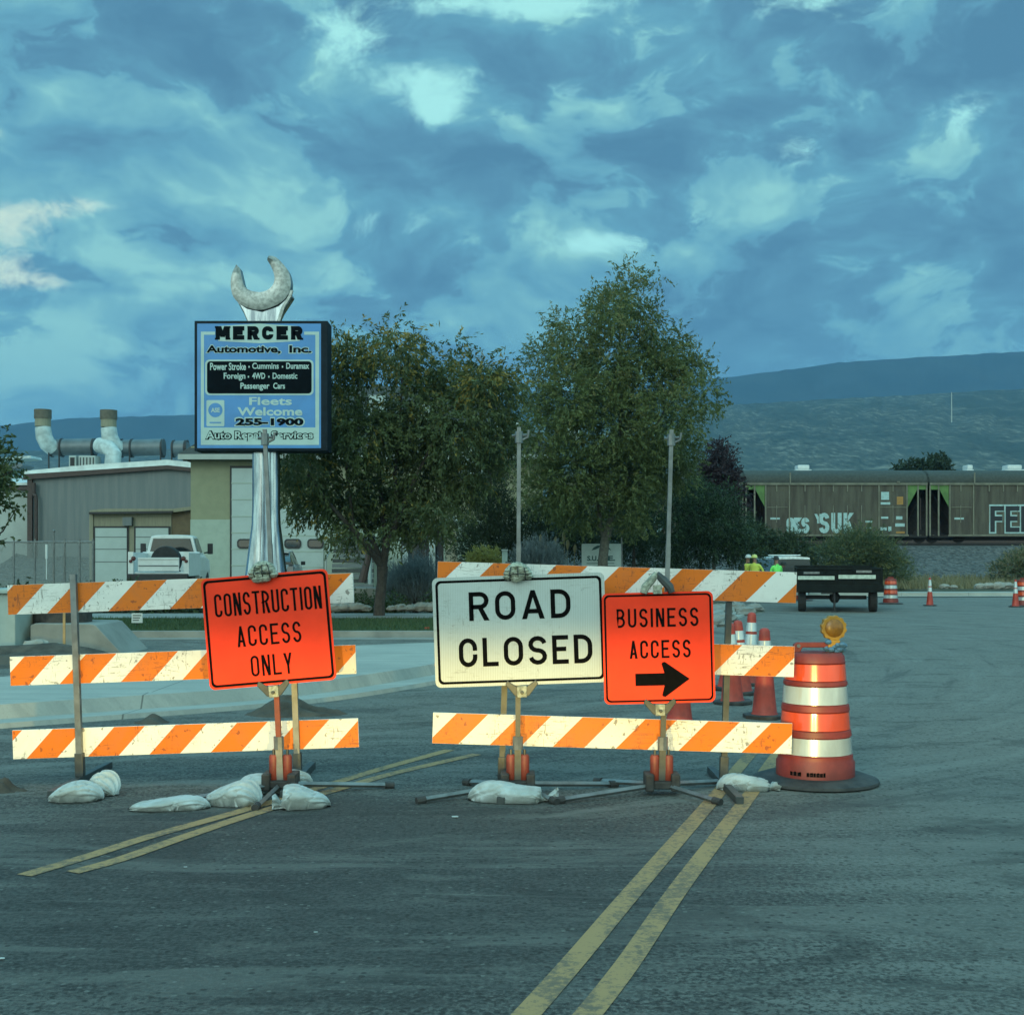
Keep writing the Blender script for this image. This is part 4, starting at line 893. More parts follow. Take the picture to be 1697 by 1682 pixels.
for px, w_, lb in ((120, 6, 'narrow pale air conditioner on the warehouse roof below the left duct'), (144, 14, 'wide louvred air conditioner on the warehouse roof below the left duct')):
    Yd = Yh+2; a = S(px-w_, 776, Yd); b_ = S(px+w_, 755, Yd); t_ = thing('roof_unit', lb, 'air conditioner', ((a.x+b_.x)/2, Yd, a.z), group='air conditioners on the warehouse roof')
    mb = MB(); mb.box(a.x, b_.x, Yd, Yd+1, a.z, b_.z); mb.build('casing', m_siding, t_, world=True, bevel=.03)
    mb = MB(); 
    for k in range(5): xx = a.x+.12+(b_.x-a.x-.24)*k/4; mb.box(xx-.03, xx+.03, Yd-.03, Yd-.005, a.z+.15, b_.z-.12)
    mb.build('louvre', m_dark, t_, world=True)
# ------------------------------------------------------------------ tan shed with two doors
Ys = 64.0; zz_ = .45
sh = thing('storage_shed', 'small tan metal shed with two white doors in front of the grey warehouse', 'shed', (S(210,0,Ys).x, Ys, zz_))
def srect(name, a, b, c, d, Y0, Y1, m, par, bevel=0.):
    p = S(a, b, Y0); q = S(c, d, Y0); mb = MB(); mb.box(p.x, q.x, Y0, Y1, q.z, p.z); return mb.build(name, m, par, world=True, bevel=bevel)
srect('wall', 150, 850, 284, 990, Ys, Ys+6, m_tan, sh)
wprism('side_wall', [(284,990),(284,850),(326,843),(326,990)], Ys+.05, Ys+7, mat('brown_siding', (.13,.095,.05), .7, amt=.25, scale=3), sh)
wprism('roof', [(146,851),(150,845.5),(172,843),(286,843),(330,838),(330,843),(288,849)], Ys-.3, Ys+6, m_tan, sh)
wprism('gutter', [(147,852),(147,848.5),(286,846.5),(286,850)], Ys-.42, Ys-.31, m_dark, sh)
srect('corner_trim', 148, 852, 154, 990, Ys-.08, Ys-.005, m_tan, sh)
for a, c in ((158, 210),(225, 279)):
    f = srect('door_frame', a-3, 872, c+3, 990, Ys-.06, Ys-.004, m_dark, sh); p = S(a,875,Ys-.09); q = S(c,965,Ys-.09)
    mb = MB(); mb.box(p.x, q.x, Ys-.10, Ys-.062, q.z, p.z); dd = mb.build('door', m_door, sh, world=True)
    mb = MB(); 
    for py in (890, 910, 931): z_ = S(0,py,Ys).z; mb.box(p.x, q.x, Ys-.112, Ys-.101, z_-.02, z_+.02)
    mb.build('seam', m_grey, sh, world=True)
srect('wall_lamp', 203, 857, 218, 871, Ys-.25, Ys-.01, m_grey, sh)
# ------------------------------------------------------------------ tan shop building with big doors
Yb = 55.0; zb = .45
tb = thing('shop_building', 'two tone cream and pale green shop with tall white overhead doors and dark roof', 'building', (S(420,0,Yb).x, Yb, zb))
srect('wall', 316, 740, 900, 861, Yb, Yb+14, m_ypaint, tb)
srect('lower_wall', 315.5, 861, 900, 990, Yb-.04, Yb+13.9, m_lpaint, tb)
mb = MB(); e0, e1 = S(296,752,Yb-.6), S(920,752,Yb-.6); rz = S(0,640,Yb+7).z
rv = [(e0.x,Yb-.6,e0.z),(e1.x,Yb-.6,e1.z),(e1.x-3.4,Yb+7,rz),(e0.x+3.4,Yb+7,rz),(e0.x,Yb+14.6,e0.z),(e1.x,Yb+14.6,e1.z)]
rv += [(x, y, z-.22) for x, y, z in rv]
mb.add(rv, [(0,1,2,3),(3,2,5,4),(0,3,4),(1,5,2),(0,6,7,1),(0,4,10,6),(4,5,11,10),(1,7,11,5),(6,10,11,7)]); mb.build('roof', m_shingle, tb, world=True)
mb = MB(); mb.box(e0.x-.02, e1.x+.02, Yb-.66, Yb-.61, e0.z-.25, e0.z-.02); mb.build('fascia', m_siding, tb, world=True)
f = srect('door_surround', 381, 772, 436, 990, Yb-.07, Yb-.045, m_dark, tb)
srect('overhead_door', 384, 776, 433, 990, Yb-.10, Yb-.072, m_door, tb)
mb = MB()
for py in (801,828,856,883,910,937): z_ = S(0,py,Yb).z; p = S(384,0,Yb); q = S(433,0,Yb); mb.box(p.x, q.x, Yb-.115, Yb-.101, z_-.018, z_+.018)
mb.build('door_seam', m_lpaint, tb, world=True)
srect('overhead_door', 452, 838, 536, 990, Yb-.10, Yb-.05, m_door, tb)
mb = MB()
for py in (865,888,914,940): z_ = S(0,py,Yb).z; p = S(452,0,Yb); q = S(536,0,Yb); mb.box(p.x, q.x, Yb-.115, Yb-.101, z_-.018, z_+.018)
mb.build('door_seam', m_lpaint, tb, world=True)
for a, c in ((394,420),(472,500),(510,537)):
    p, q = S(a,893,Yb), S(c,909,Yb); cx_, cz_ = (p.x+q.x)/2, (p.z+q.z)/2; mb = MB(); mb.prism(rr(q.x-p.x, p.z-q.z, .16, 6, cx_, cz_), Yb-.15, Yb-.118)
    w_ = mb.build('door_window', m_dark, tb, world=True); mb = MB(); mb.prism(rr(q.x-p.x-.14, p.z-q.z-.14, .1, 6, cx_, cz_), Yb-.16, Yb-.151); mb.build('pane', m_glass, w_).location = (-tb.location.x, -tb.location.y, -tb.location.z)
# office front right of the stairs: windows, doorway, upper gable trims seen between the leaves
m_stone = mat('cream_stone', (.33,.32,.24), .85, amt=.3, scale=2.5, bump=.6, bscale=9)
srect('recess', 665, 862, 735, 990, Yb-.05, Yb-.045, m_dark, tb)
for a, b_, c in ((667,905,676),(711,876,721)): srect('door_post', a, b_, c, 990, Yb-.32, Yb-.06, m_door, tb)
srect('porch_beam', 660, 866, 728, 873, Yb-.36, Yb-.33, m_door, tb)
srect('office_window', 683, 877, 706, 930, Yb-.09, Yb-.055, m_glass, tb)
for a, b_, c, d in ((610,655,640,690),(690,670,730,700),(760,745,800,790),(940,700,960,730),(820,700,860,740)): srect('upper_window', a, b_, c, d, Yb-.9, Yb-.62 if d < 752 else Yb-.05, m_door, tb)
pil = thing('stone_pillar', 'cream stone pillar with a flat cap beside the dark doorway', 'pillar', (S(748,0,Yb-2).x, Yb-2, .45))
srect('shaft', 738, 866, 757, 990, Yb-2, Yb-1.3, m_stone, pil, .02); srect('cap', 733, 856, 764, 866, Yb-2.1, Yb-1.2, m_door, pil, .02)
st = thing('outdoor_stairs', 'dark outdoor staircase with a pale handrail climbing beside the shop door', 'stairs', (S(575,0,Yb-3).x, Yb-3, .45))
for k in range(11):
    yS = Yb-3.2+k*.27; p = S(548+k*.6,0,yS); z_ = .45+.21*k; mb = MB(); mb.box(p.x, p.x+1.75, yS, yS+.28, z_-.0, z_+.16); mb.build('step', m_grey if k%2 == 0 else m_galvd, st, world=True)
mb = MB(); a = S(540,925,Yb-3.3); b_ = S(566,868,Yb-.5); mb.tube(a, b_, .05, n=6); mb.tube(a, a-Vector((0,0,1.)), .04, n=6); mb.tube(b_, b_-Vector((0,0,1.2)), .04, n=6); mb.build('handrail', m_siding, st, world=True)
pl = thing('timber_post', 'slender brown leaning timber post beside the dark stairs', 'post', tuple(S(604,965,46)))
mb = MB(); mb.tube(S(600,965,46), S(612,915,46), .16, .12, n=8); mb.build('shaft', m_brown, pl, world=True)
bp = thing('white_post', 'slim white post between the stairs and the honey locust trunk', 'post', tuple(S(613,965,47)))
mb = MB(); mb.tube(S(613,968,47), S(613,922,47), .07, n=6); mb.build('shaft', m_door, bp, world=True)
rw = thing('retaining_wall', 'low pale concrete block wall left of the honey locust trunk', 'wall', tuple(S(605,1008,35.5)))
srect('block', 584, 974, 623, 1012, 35.5, 36.2, m_concold, rw, .02)
# ------------------------------------------------------------------ fence
m_mesh = D.materials.new('chain_link'); m_mesh.use_nodes = True; t = m_mesh.node_tree; b = t.nodes['Principled BSDF']; b.inputs['Base Color'].default_value = (.2,.24,.24,1); b.inputs['Alpha'].default_value = .38
fe = thing('chain_link_fence', 'grey chain link fence with round posts in front of the warehouse', 'fence', (S(70,0,50).x, 50, .45))
p = S(-60,898,50); q = S(156,898,50); mb = MB(); mb.box(p.x, q.x, 50, 50.01, .40, p.z); mb.build('mesh_panel', m_mesh, fe, world=True)
mb = MB(); mb.tube(p, q, .03, n=8); mb.build('top_rail', m_galv, fe, world=True)
for px, top in ((-50,893),(23,893),(58,893),(89,880),(107,893),(132,893),(154,893)):
    mb = MB(); mb.tube(S(px,985,50), S(px,top,50), .035, n=8); 
    if px == 89: mb.lathe([(.001,-.06),(.06,-.03),(.06,.03),(.001,.06)], tuple(S(px,top,50)), 10)
    mb.build('fence_post', m_galv, fe, world=True)
wp = thing('marker_post', 'short bright white marker tube standing by the chain link fence', 'post', tuple(S(77,950,49)))
mb = MB(); mb.tube(S(77,926,49), S(77,902,49), .045, n=8); mb.tube(S(77,960,49), S(77,926,49), .02, n=6); mb.build('tube', m_wpaint, wp, world=True)
# ------------------------------------------------------------------ vehicles
def loft(mb, secs, m=0):
    """secs: list of (y, [(x,z)...]) half outlines mirrored, closed"""
    rows = []
    for y, hp in secs:
        full = [(x, z) for x, z in hp]+[(-x, z) for x, z in hp[::-1]]; rows.append([(x, y, z) for x, z in full])
    n = len(rows[0]); k = len(rows)
    mb.add([q for r in rows for q in r], [(j*n+i, j*n+(i+1)%n, (j+1)*n+(i+1)%n, (j+1)*n+i) for j in range(k-1) for i in range(n)]+[tuple(range(n))[::-1], tuple(range((k-1)*n, k*n))], m)
def wheel(par, x, y, r=.39, w=.25, rim=None):
    t = MB(); t.lathe([(.55*r,-w/2),(r*.93,-w/2),(r,-w*.38),(r,w*.38),(r*.93,w/2),(.55*r,w/2)], (x,y,r), 24, 0, 'x'); wo_ = t.build('wheel', m_tyre, par, smooth=True)
    t = MB(); t.lathe([(.001,-w/2+.03),(r*.2,-w/2+.02),(.55*r,-w/2+.05),(.56*r,w/2-.05),(r*.2,w/2-.02),(.001,w/2-.03)], (x,y,r), 18, 0, 'x'); t.build('rim', rim or m_galv, wo_, smooth=True)
Yp = 41.0; pq = S(263, 0, Yp)
pk = thing('pickup_truck', 'white pickup truck seen from behind with a hose reel in its bed', 'pickup truck', (pq.x, Yp, .45), (0,0,R(6)))
mb = MB()
mb.box(-.98,-.80,.0,2.45,.62,1.42); mb.box(.80,.98,.0,2.45,.62,1.42); mb.box(-.8,.8,.05,2.4,.62,.78); mb.box(-.98,.98,2.45,2.55,.55,1.45)
loft(mb, [(2.56,[(0,.5),(.95,.5),(.98,.8),(.97,1.25),(.88,1.4),(0,1.4)]),(4.1,[(0,.5),(.95,.5),(.98,.8),(.97,1.25),(.88,1.38),(0,1.4)]),(5.2,[(0,.5),(.93,.5),(.96,.8),(.94,1.15),(.8,1.28),(0,1.32)]),(5.5,[(0,.55),(.85,.55),(.88,.8),(.85,1.1),(.7,1.2),(0,1.25)])])
mb.build('body', m_wpaint, pk, bevel=.03)
mb = MB(); loft(mb, [(2.6,[(0,1.40),(.86,1.40),(.72,1.98),(.55,2.03),(0,2.05)]),(3.5,[(0,1.40),(.86,1.40),(.72,2.0),(.55,2.05),(0,2.07)]),(4.35,[(0,1.38),(.86,1.38),(.78,1.45),(.6,1.46),(0,1.47)])]); mb.build('cab', m_wpaint, pk, bevel=.03)
mb = MB(); mb.prism([(-.74,1.47),(.74,1.47),(.63,1.92),(-.63,1.92)], 2.570, 2.598); mb.build('rear_window', m_glass, pk, bevel=.01)
for sx in (-1,1):
    mb = MB(); mb.add([(sx*.868,2.75,1.44),(sx*.868,3.9,1.44),(sx*.76,3.55,1.93),(sx*.745,2.75,1.93)],[(0,1,2,3)]); mb.add([(sx*.85,2.75,1.44),(sx*.85,3.9,1.44),(sx*.74,3.55,1.93),(sx*.73,2.75,1.93)],[(0,3,2,1)]); mb.build('side_window', m_glass, pk)
    mb = MB(); mb.tube((sx*.95,3.7,1.42),(sx*1.16,3.68,1.46),.03,n=6); mb.box(sx*1.17-.09,sx*1.17+.09,3.6,3.72,1.38,1.76); mb.build('wing_mirror', m_dark, pk, bevel=.02)
    mb = MB(); mb.lathe([(.001,-.04),(.07,-.035),(.08,0)], (sx*.80,-.045,1.22), 16, 0, 'y'); mb.lathe([(.001,-.04),(.05,-.035),(.06,0)], (sx*.89,-.045,1.13), 16, 0, 'y'); mb.build('tail_light', mat('dark_red_lens', (.09,.02,.02), .2) if sx<0 else D.materials['dark_red_lens'], pk)
    mb = MB(); mb.box(sx*.89-.085,sx*.89+.085,-.04,.0,.66,1.44); mb.build('body_corner', m_wpaint, pk)
mb = MB(); mb.box(-.66,.66,-.035,.02,.80,1.25); mb.box(-.66,.66,-.06,-.036,1.19,1.25); mb.box(-.64,.64,-.05,-.036,.96,1.0,1); mb.build('tailgate', [m_wpaint, m_grey], pk, bevel=.01)
mb = MB(); mb.box(-.97,.97,-.22,-.04,.50,.72); mb.box(-.9,.9,-.10,.0,.36,.50); mb.build('rear_bumper', m_dark, pk, bevel=.03)
rl = thing('hose_reel', 'dark round hose reel standing in the white pickup bed', 'hose reel', (pq.x-.05, Yp+1.1, .45+.78))
mb = MB(); mb.lathe([(.28,-.2),(.48,-.2),(.5,-.12),(.5,.12),(.48,.2),(.28,.2)], (0,0,.36), 24, 0, 'y'); mb.build('hose_coil', m_tyre, rl, smooth=True)
mb = MB(); mb.tube((-.45,-.25,.14),(.45,-.25,.24),.03); mb.tube((-.4,.25,0),(0,.25,.4),.03); mb.tube((.4,.25,0),(0,.25,.4),.03); mb.build('reel_frame', m_galvd, rl)
for x, y in ((-.84,1.15),(.84,1.15),(-.84,4.5),(.84,4.5)): wheel(pk, x, y)
# silver car behind the wrench pole
Yc = 44.0; cq = S(450, 0, Yc); m_silv = mat('silver_car_paint', (.36,.40,.42), .3, .3, amt=.1, coat=.4)
cr_ = thing('parked_car', 'silver hatchback parked nose right behind the chrome wrench pole', 'car', (cq.x-.05, Yc, .45), (0,0,R(5)))
def car_sec(y, wb, zb_, zs, zt, wt): return (y, [(0,zb_),(wb*.9,zb_),(wb,zb_+.15),(wb,zs-.12),(wb*.94,zs),(wt,zt),(0,zt+.02)])
mb = MB(); loft(mb, [(-.05,[(0,.4),(.7,.4),(.78,.5),(.78,.85),(.7,.45),(.5,.98),(0,1.0)]),(.3,[(0,.28),(.8,.28),(.88,.5),(.88,.9),(.84,1.0),(.7,1.02),(0,1.03)]),(3.2,[(0,.28),(.8,.28),(.88,.5),(.88,.86),(.84,.98),(.7,1.0),(0,1.02)]),(4.2,[(0,.3),(.76,.3),(.82,.5),(.80,.75),(.72,.84),(.5,.87),(0,.9)]),(4.4,[(0,.4),(.6,.4),(.65,.5),(.62,.65),(.55,.7),(.4,.72),(0,.74)])]); mb.build('body', m_silv, cr_, smooth=True)
mb = MB(); loft(mb, [(.15,[(0,1.0),(.80,1.0),(.70,1.1),(0,1.12)]),(.65,[(0,1.0),(.82,1.0),(.62,1.43),(0,1.47)]),(2.1,[(0,1.0),(.82,1.0),(.62,1.47),(0,1.51)]),(3.2,[(0,.98),(.82,.98),(.74,1.02),(0,1.04)])]); mb.build('greenhouse', m_glass, cr_, smooth=True)
mb = MB(); loft(mb, [(.6,[(0,1.45),(.60,1.42),(.60,1.46),(0,1.5)]),(2.1,[(0,1.5),(.62,1.46),(.62,1.50),(0,1.545)])]); mb.build('roof', m_silv, cr_, smooth=True)
for x, y in ((-.8,.75),(.8,.75),(-.8,3.4),(.8,3.4)): wheel(cr_, x, y, .33, .2)
for sx in (-1,1): mb = MB(); mb.box(sx*.95-.08,sx*.95+.08,2.5,2.6,.98,1.12); mb.build('wing_mirror', m_dark, cr_, bevel=.02)
mb = MB(); mb.box(-.45,.45,-.07,-.03,.5,.66); mb.box(-.82,-.6,-.03,.05,.72,.88,1); mb.box(.6,.82,-.03,.05,.72,.88,1); mb.build('tail_light', [m_dark, D.materials['dark_red_lens']], cr_)
# dark SUV with a white roof near the workers
Yu = 52.0; uq = S(1313, 0, Yu)
su = thing('parked_suv', 'dark vehicle with a bright white roof beyond the workers, left of the trailer', 'suv', (uq.x, Yu, .0), (0,0,R(6)))
mb = MB(); loft(mb, [(0,[(0,.4),(.85,.4),(.92,.6),(.92,1.0),(.88,1.12),(0,1.14)]),(4.6,[(0,.4),(.85,.4),(.92,.6),(.9,.45),(.8,1.05),(0,1.08)])]); mb.build('body', mat('navy_car_paint', (.015,.02,.03), .25, coat=.5), su, bevel=.04)
mb = MB(); loft(mb, [(.05,[(0,1.12),(.86,1.12),(.74,1.66),(0,1.68)]),(2.6,[(0,1.12),(.86,1.12),(.74,1.66),(0,1.68)]),(3.4,[(0,1.1),(.84,1.1),(.8,1.12),(0,1.14)])]); mb.build('greenhouse', m_glass, su, bevel=.02)
mb = MB(); loft(mb, [(.0,[(0,1.66),(.76,1.64),(.74,1.72),(0,1.78)]),(2.6,[(0,1.66),(.76,1.64),(.74,1.72),(0,1.78)])]); mb.box(-.7,.7,1.0,1.08,1.80,1.84); mb.build('roof', mat('bright_white_roof', (.85,.88,.86), .3), su)
for x, y in ((-.8,.8),(.8,.8),(-.8,3.8),(.8,3.8)): wheel(su, x, y, .36, .22)
# ------------------------------------------------------------------ flatbed trailer
Yt = 38.8; tq = S(1385.5, 0, Yt); m_tb = mat('black_trailer_paint', (.009,.013,.012), .7, amt=.4, scale=5, spec=.15)
tr = thing('flatbed_trailer', 'black high sided flatbed trailer seen end on, parked on the far road', 'trailer', (tq.x, Yt, 0), (0,0,R(-12)))
kt = Yt/F
def TZ(py): return H-(py-HY)*kt
mb = MB(); mb.box(-1.20,1.40,-.05,0,TZ(976),TZ(941)); mb.box(-1.20,-1.15,0,4.6,TZ(968),TZ(941)); mb.box(1.35,1.40,0,4.6,TZ(968),TZ(941)); mb.box(-1.2,1.4,4.6,4.65,TZ(968),TZ(938)); mb.box(-1.18,1.38,0,4.6,TZ(976),TZ(966))
mb.build('bed', m_tb, tr, bevel=.012)
mb = MB(); mb.box(-1.22,1.42,-.12,-.055,TZ(981),TZ(969)); 
for x in (-1.2,-.35,.1,.55,1.36): mb.box(x-.025, x+.025, -.085, -.055, TZ(969), TZ(942))
mb.box(-1.2,1.4,-.08,-.055,TZ(944.5),TZ(941)); mb.build('tail_frame', m_tb, tr, bevel=.006)
m_strip = mat('pale_reflector', (.50,.58,.50), .4, amt=.3, scale=9)
for x0_, x1_, a, b_ in ((-1.16,-.05,960.5,954.5),(.07,1.18,959,952.5),(-.98,-.50,951,947.5),(.60,1.06,949,945)): mb = MB(); mb.box(x0_, x1_, -.10, -.088, TZ(a), TZ(b_)); mb.build('reflector_strip', m_strip if a > 952 else m_galv, tr)
mb = MB(); mb.tube((-.95,.55,.45),(.95,.55,.45),.06); mb.lathe([(.001,-.2),(.16,-.1),(.2,0),(.16,.1),(.001,.2)],(-.02,.55,.45),12,0,'x'); mb.box(-.7,-.6,0,4.4,.62,.72); mb.box(.6,.7,0,4.4,.62,.72); mb.box(-1.0,1.0,.2,.3,.60,.72); mb.build('axle', m_dark, tr)
mb = MB(); mb.tube((-.05,-.02,.68),(-.05,-.02,.06),.035,n=8); mb.box(-.15,.05,-.12,.08,.0,.03); mb.build('jack_stand', m_dark, tr)
mb = MB(); mb.box(-.45,-.1,-.02,.25,.56,.70); mb.build('tool_box', m_galvd, tr)
for sx, c_ in ((-1,-1.02),(1,1.14)): wheel(tr, c_, .55, .36, .24, m_dark); mb = MB(); mb.box(c_-.16 if sx>0 else c_-.12, c_+.16, .5, .9, .70, .78); mb.build('mudguard', m_dark, tr)
# ------------------------------------------------------------------ hopper wagons
m_wag = mat('weathered_olive_wagon', (.092,.086,.062), .8, amt=.35, scale=1.1, stretch=(2.5,1,.35), c2=(.052,.043,.034), bump=.1, bscale=5)
m_wroof = mat('dark_wagon_roof', (.045,.052,.045), .8, amt=.3)
m_rib = mat('dusty_rib', (.19,.185,.14), .8, amt=.3, scale=2)
m_green = mat('green_wagon_corner', (.10,.20,.055), .7, amt=.3, scale=2)
m_lint = mat('pale_teal_spray_paint', (.36,.52,.52), .6, amt=.2); m_black = mat('black_spray_paint', (.012,.014,.02), .6); m_orp = mat('orange_decal', (.36,.19,.05), .7, amt=.2)
m_inter = mat('shadowed_steel', (.022,.02,.02), .9, amt=.4)
Yr = 79.5; kr = Yr/F
def wagon(label, xpx_mid, graf):
    c = S(xpx_mid, 0, Yr); t = thing('hopper_wagon', label, 'hopper wagon', (c.x, Yr, 2.68), group='hopper wagons of the freight train')
    HW = 5.92; b0_, t0_ = .52, 3.72
    side = [(-4.55,b0_),(4.55,b0_),(4.55,2.35),(5.1,t0_),(-5.1,t0_),(-4.55,2.35)]
    for y0_ in (0, 2.9):
        mb = MB(); mb.prism([(-4.55,b0_),(4.55,b0_),(4.55,2.35),(4.55,t0_),(-4.55,t0_),(-4.55,2.35)], y0_, y0_+.1); mb.build('side_panel', m_wag, t)
    mb = MB(); mb.box(-4.5,4.5,.12,2.88,.6,3.6); mb.add([(4.5,.15,1.2),(4.5,2.85,1.2),(HW-.2,2.85,3.6),(HW-.2,.15,3.6),(-4.5,.15,1.2),(-4.5,2.85,1.2),(-HW+.2,2.85,3.6),(-HW+.2,.15,3.6)],[(0,1,2,3),(4,5,6,7)]); mb.box(-HW,HW,1.2,1.8,.3,.7); mb.box(-HW+.1,HW-.1,1.45,1.55,.6,3.7); mb.build('hopper', m_inter, t)
    for sx in (-1,1): mb = MB(); mb.prism([(sx*4.56,t0_),(sx*HW,t0_),(sx*HW,t0_-.32),(sx*5.14,t0_-.32),(sx*4.56,2.3)][::sx], .0, .1); mb.build('green_corner', m_green, t)

    n = 20; pr = []
    for i in range(n+1):
        a = math.pi*i/n; pr.append((1.5-1.55*math.cos(a), t0_+.05+.95*math.sin(a)**.8))
    mb = MB(); vs = [(x, y, z) for x in (-HW, HW) for y, z in pr]; k = n+1; mb.add(vs, [(i,i+1,k+i+1,k+i) for i in range(n)]+[tuple(range(k)), tuple(range(k,2*k))[::-1]]); mb.build('roof', m_wroof, t)
    mb = MB(); mb.box(-HW,HW,-.09,.03,t0_-.03,t0_+.10); mb.box(-4.6,4.6,-.05,-.002,b0_-.08,b0_+.02); mb.build('top_sill', m_rib, t)
    rb = MB()
    for i, x in enumerate([-4.5,-3.8,-3.0,-2.0,-1.1,-.2,.7,1.6,2.7,3.6,4.48]):
        if i in (0,2,8,10): rb.box(x-.035,x+.035,-.07,-.002,b0_,t0_-.04)
        else: rb.box(x-.03,x+.03,-.06,-.002,t0_-.45,t0_-.04); rb.box(x-.02,x+.02,-.03,-.002,1.3,2.4)
    rb.box(-4.4,-3.1,-.04,-.002,2.25,2.29); rb.box(2.75,4.44,-.04,-.002,2.25,2.29); rb.build('side_rib', m_rib, t)
    for x in (-5.75,-5.2,5.2,5.75): mb = MB(); mb.box(x-.045,x+.045,-.02,.06,.45,t0_-.03); mb.build('end_post', m_rib, t)
    mb = MB(); mb.box(-HW,HW,.0,.2,.36,.5); mb.box(-4.5,4.5,.3,2.6,.2,.45); mb.build('underframe', m_inter, t)
    for cx_ in (-4.6, 4.6):
        mb = MB(); mb.prism([(cx_-1.2,.32),(cx_-.9,.55),(cx_+.9,.55),(cx_+1.2,.32),(cx_+.4,.28),(cx_+.3,.15),(cx_-.3,.15),(cx_-.4,.28)], .3, .45); bg_ = mb.build('bogie', m_inter, t)
        for dx_ in (-.85,.85): mb = MB(); mb.lathe([(.001,-.06),(.1,-.06),(.44,-.03),(.44,.05),(.001,.05)], (cx_+dx_,.55,.44), 20, 0, 'y'); mb.lathe([(.001,-.06),(.09,-.05),(.09,.05)],(cx_+dx_,.27,.44),10,1,'y'); mb.build('wheel', [m_inter, m_rib], bg_)
    for a in ((2.85,2.75,3.35,3.25,0),(2.82,2.45,3.42,2.6,0),(3.85,2.45,4.25,2.95,1),(2.8,.8,3.2,1.0,0),(3.3,.75,3.5,1.05,0),(3.75,1.05,4.35,1.25,0),(3.8,.62,4.35,.74,1),(2.85,1.55,3.3,1.68,0),(3.8,1.5,4.2,1.7,0),(1.85,1.3,2.3,1.42,0),(1.9,.9,2.25,1.0,0),(-4.2,1.5,-3.6,1.62,0)):
        mb = MB(); mb.box(a[0],a[2],-.012,-.004,a[1],a[3]); mb.build('stencil_patch', m_orp if a[4] else m_lint, t)
    graf(t)
    mb = MB(); mb.tube((-2.95,-.1,t0_),(-2.95,-.1,t0_+.75),.05,n=6); mb.tube((HW-2.,-.1,t0_+.1),(HW-2.,-.1,t0_+.2),.1,n=6); mb.build('roof_ladder', m_rib, t)
    return t
def gpiece(t, tx, xc, z0, h_, w_, th, gap, inner=None):
    mb = MB(); strokes(mb, tx, xc, z0, h_, w_, th, gap, -.022, 0)
    if inner: strokes(mb, tx, xc+inner[0], z0+inner[1], inner[2], inner[3], inner[4], inner[5], -.040, 1)
    mb.build('graffiti', [m_lint, m_black], t)
def gr1(t):
    gpiece(t, 'OKS', -2.45, .62, 1.0, .52, .24, -.05); gpiece(t, 'SUK', .0, .62, 1.3, .66, .25, .12); gpiece(t, 'Y', -1.15, 1.25, .6, .5, .16, 0)
def gr2(t): gpiece(t, 'FEHKO', .45, .60, 1.85, .98, .46, .0, (.02, .10, 1.65, .88, .29, .10))
wagon('weathered olive hopper wagon with pale teal graffiti, the one seen whole', 1386, gr1)
wagon('olive hopper wagon with large black and white graffiti at the right edge of the photo', 1386+305, gr2)
wagon('hopper wagon mostly hidden behind the trees at the left end of the train', 1386-305, lambda t: gpiece(t, 'TS', 0, .7, 1., .6, .2, .1))
# ------------------------------------------------------------------ roof vents on the building beyond the train
Ye = 130.; eb = thing('far_building', 'long low building beyond the train, only its flat roof edge showing', 'building', (S(1450,0,Ye).x, Ye, .3))
srect('wall', 1190, 792, 1900, 945, Ye, Ye+20, m_brown, eb); srect('roof', 1185, 783.5, 1905, 791.5, Ye-.5, Ye+21, m_wroof, eb)
for px, w_, lb in ((1332,13,'white roof vent box on the far roof above the whole hopper wagon'),(1608,6,'small white roof vent between the conifers and the right edge'),(1682,16,'wide white roof vent at the right edge of the far roof')):
    v_ = thing('roof_vent', lb, 'roof vent', tuple(S(px,783.3,Ye+2)), group='white vents on the far roof')
    srect('base', px-w_, 778, px+w_, 783.6, Ye+2, Ye+4, m_wpaint, v_, .05); srect('hood', px-w_*.75, 770.5, px+w_*.75, 777.8, Ye+2.2, Ye+3.8, m_wpaint, v_, .1)
an = thing('radio_mast', 'thin pale radio mast rising from the scrub hillside on the right', 'mast', tuple(S(1577,695,900)))
mb = MB(); mb.tube(S(1577,700,900), S(1577,650,900), .45, .35, n=6); mb.build('pole', m_siding, an, world=True)
# ------------------------------------------------------------------ small things near the verge
cv = thing('culvert_head', 'concrete culvert head with a flared wing and dark round opening on top', 'culvert', tuple(G(100,1085,.0)))
Yv = 21.5; kv = Yv/F
def CV(px, py): q = S(px, py, Yv); return (q.x, q.z)
mb = MB(); mb.prism([CV(50,1090),(CV(50,1036)),(CV(58,1033)),(CV(150,1034)),(CV(158,1036)),(CV(208,1090))], Yv, Yv+1.5); mb.build('wing_block', m_concold, cv, world=True, bevel=.015)
mb = MB(); c = S(104, 1033, Yv+.7); mb.lathe([(.50,0),(.50,.20),(.40,.21),(.38,.02),(.001,.02)], tuple(c), 28); mb.build('manhole_ring', m_blk, cv, world=True)
ub = thing('utility_box', 'pale green upright utility box cut by the left edge of the photo', 'utility box', tuple(G(0,1088)))
srect('cabinet', -40, 984, 25, 1088, 21.2, 22., mat('pale_green_cabinet', (.30,.38,.36), .5, amt=.1), ub, .02); srect('lid', -42, 976, 26, 984, 21.1, 22.1, D.materials['pale_green_cabinet'], ub, .02)
sk = thing('survey_stake', 'thin wooden survey stake in front of the concrete culvert head', 'stake', tuple(S(106,1078,20.6)))
mb = MB(); q = S(106,1082,20.6); q1 = S(106,1012,20.6); mb.box(q.x-.02, q.x+.02, 20.6, 20.62, q.z, q1.z); mb.build('shaft', mat('raw_wood', (.42,.27,.12), .8), sk, world=True)
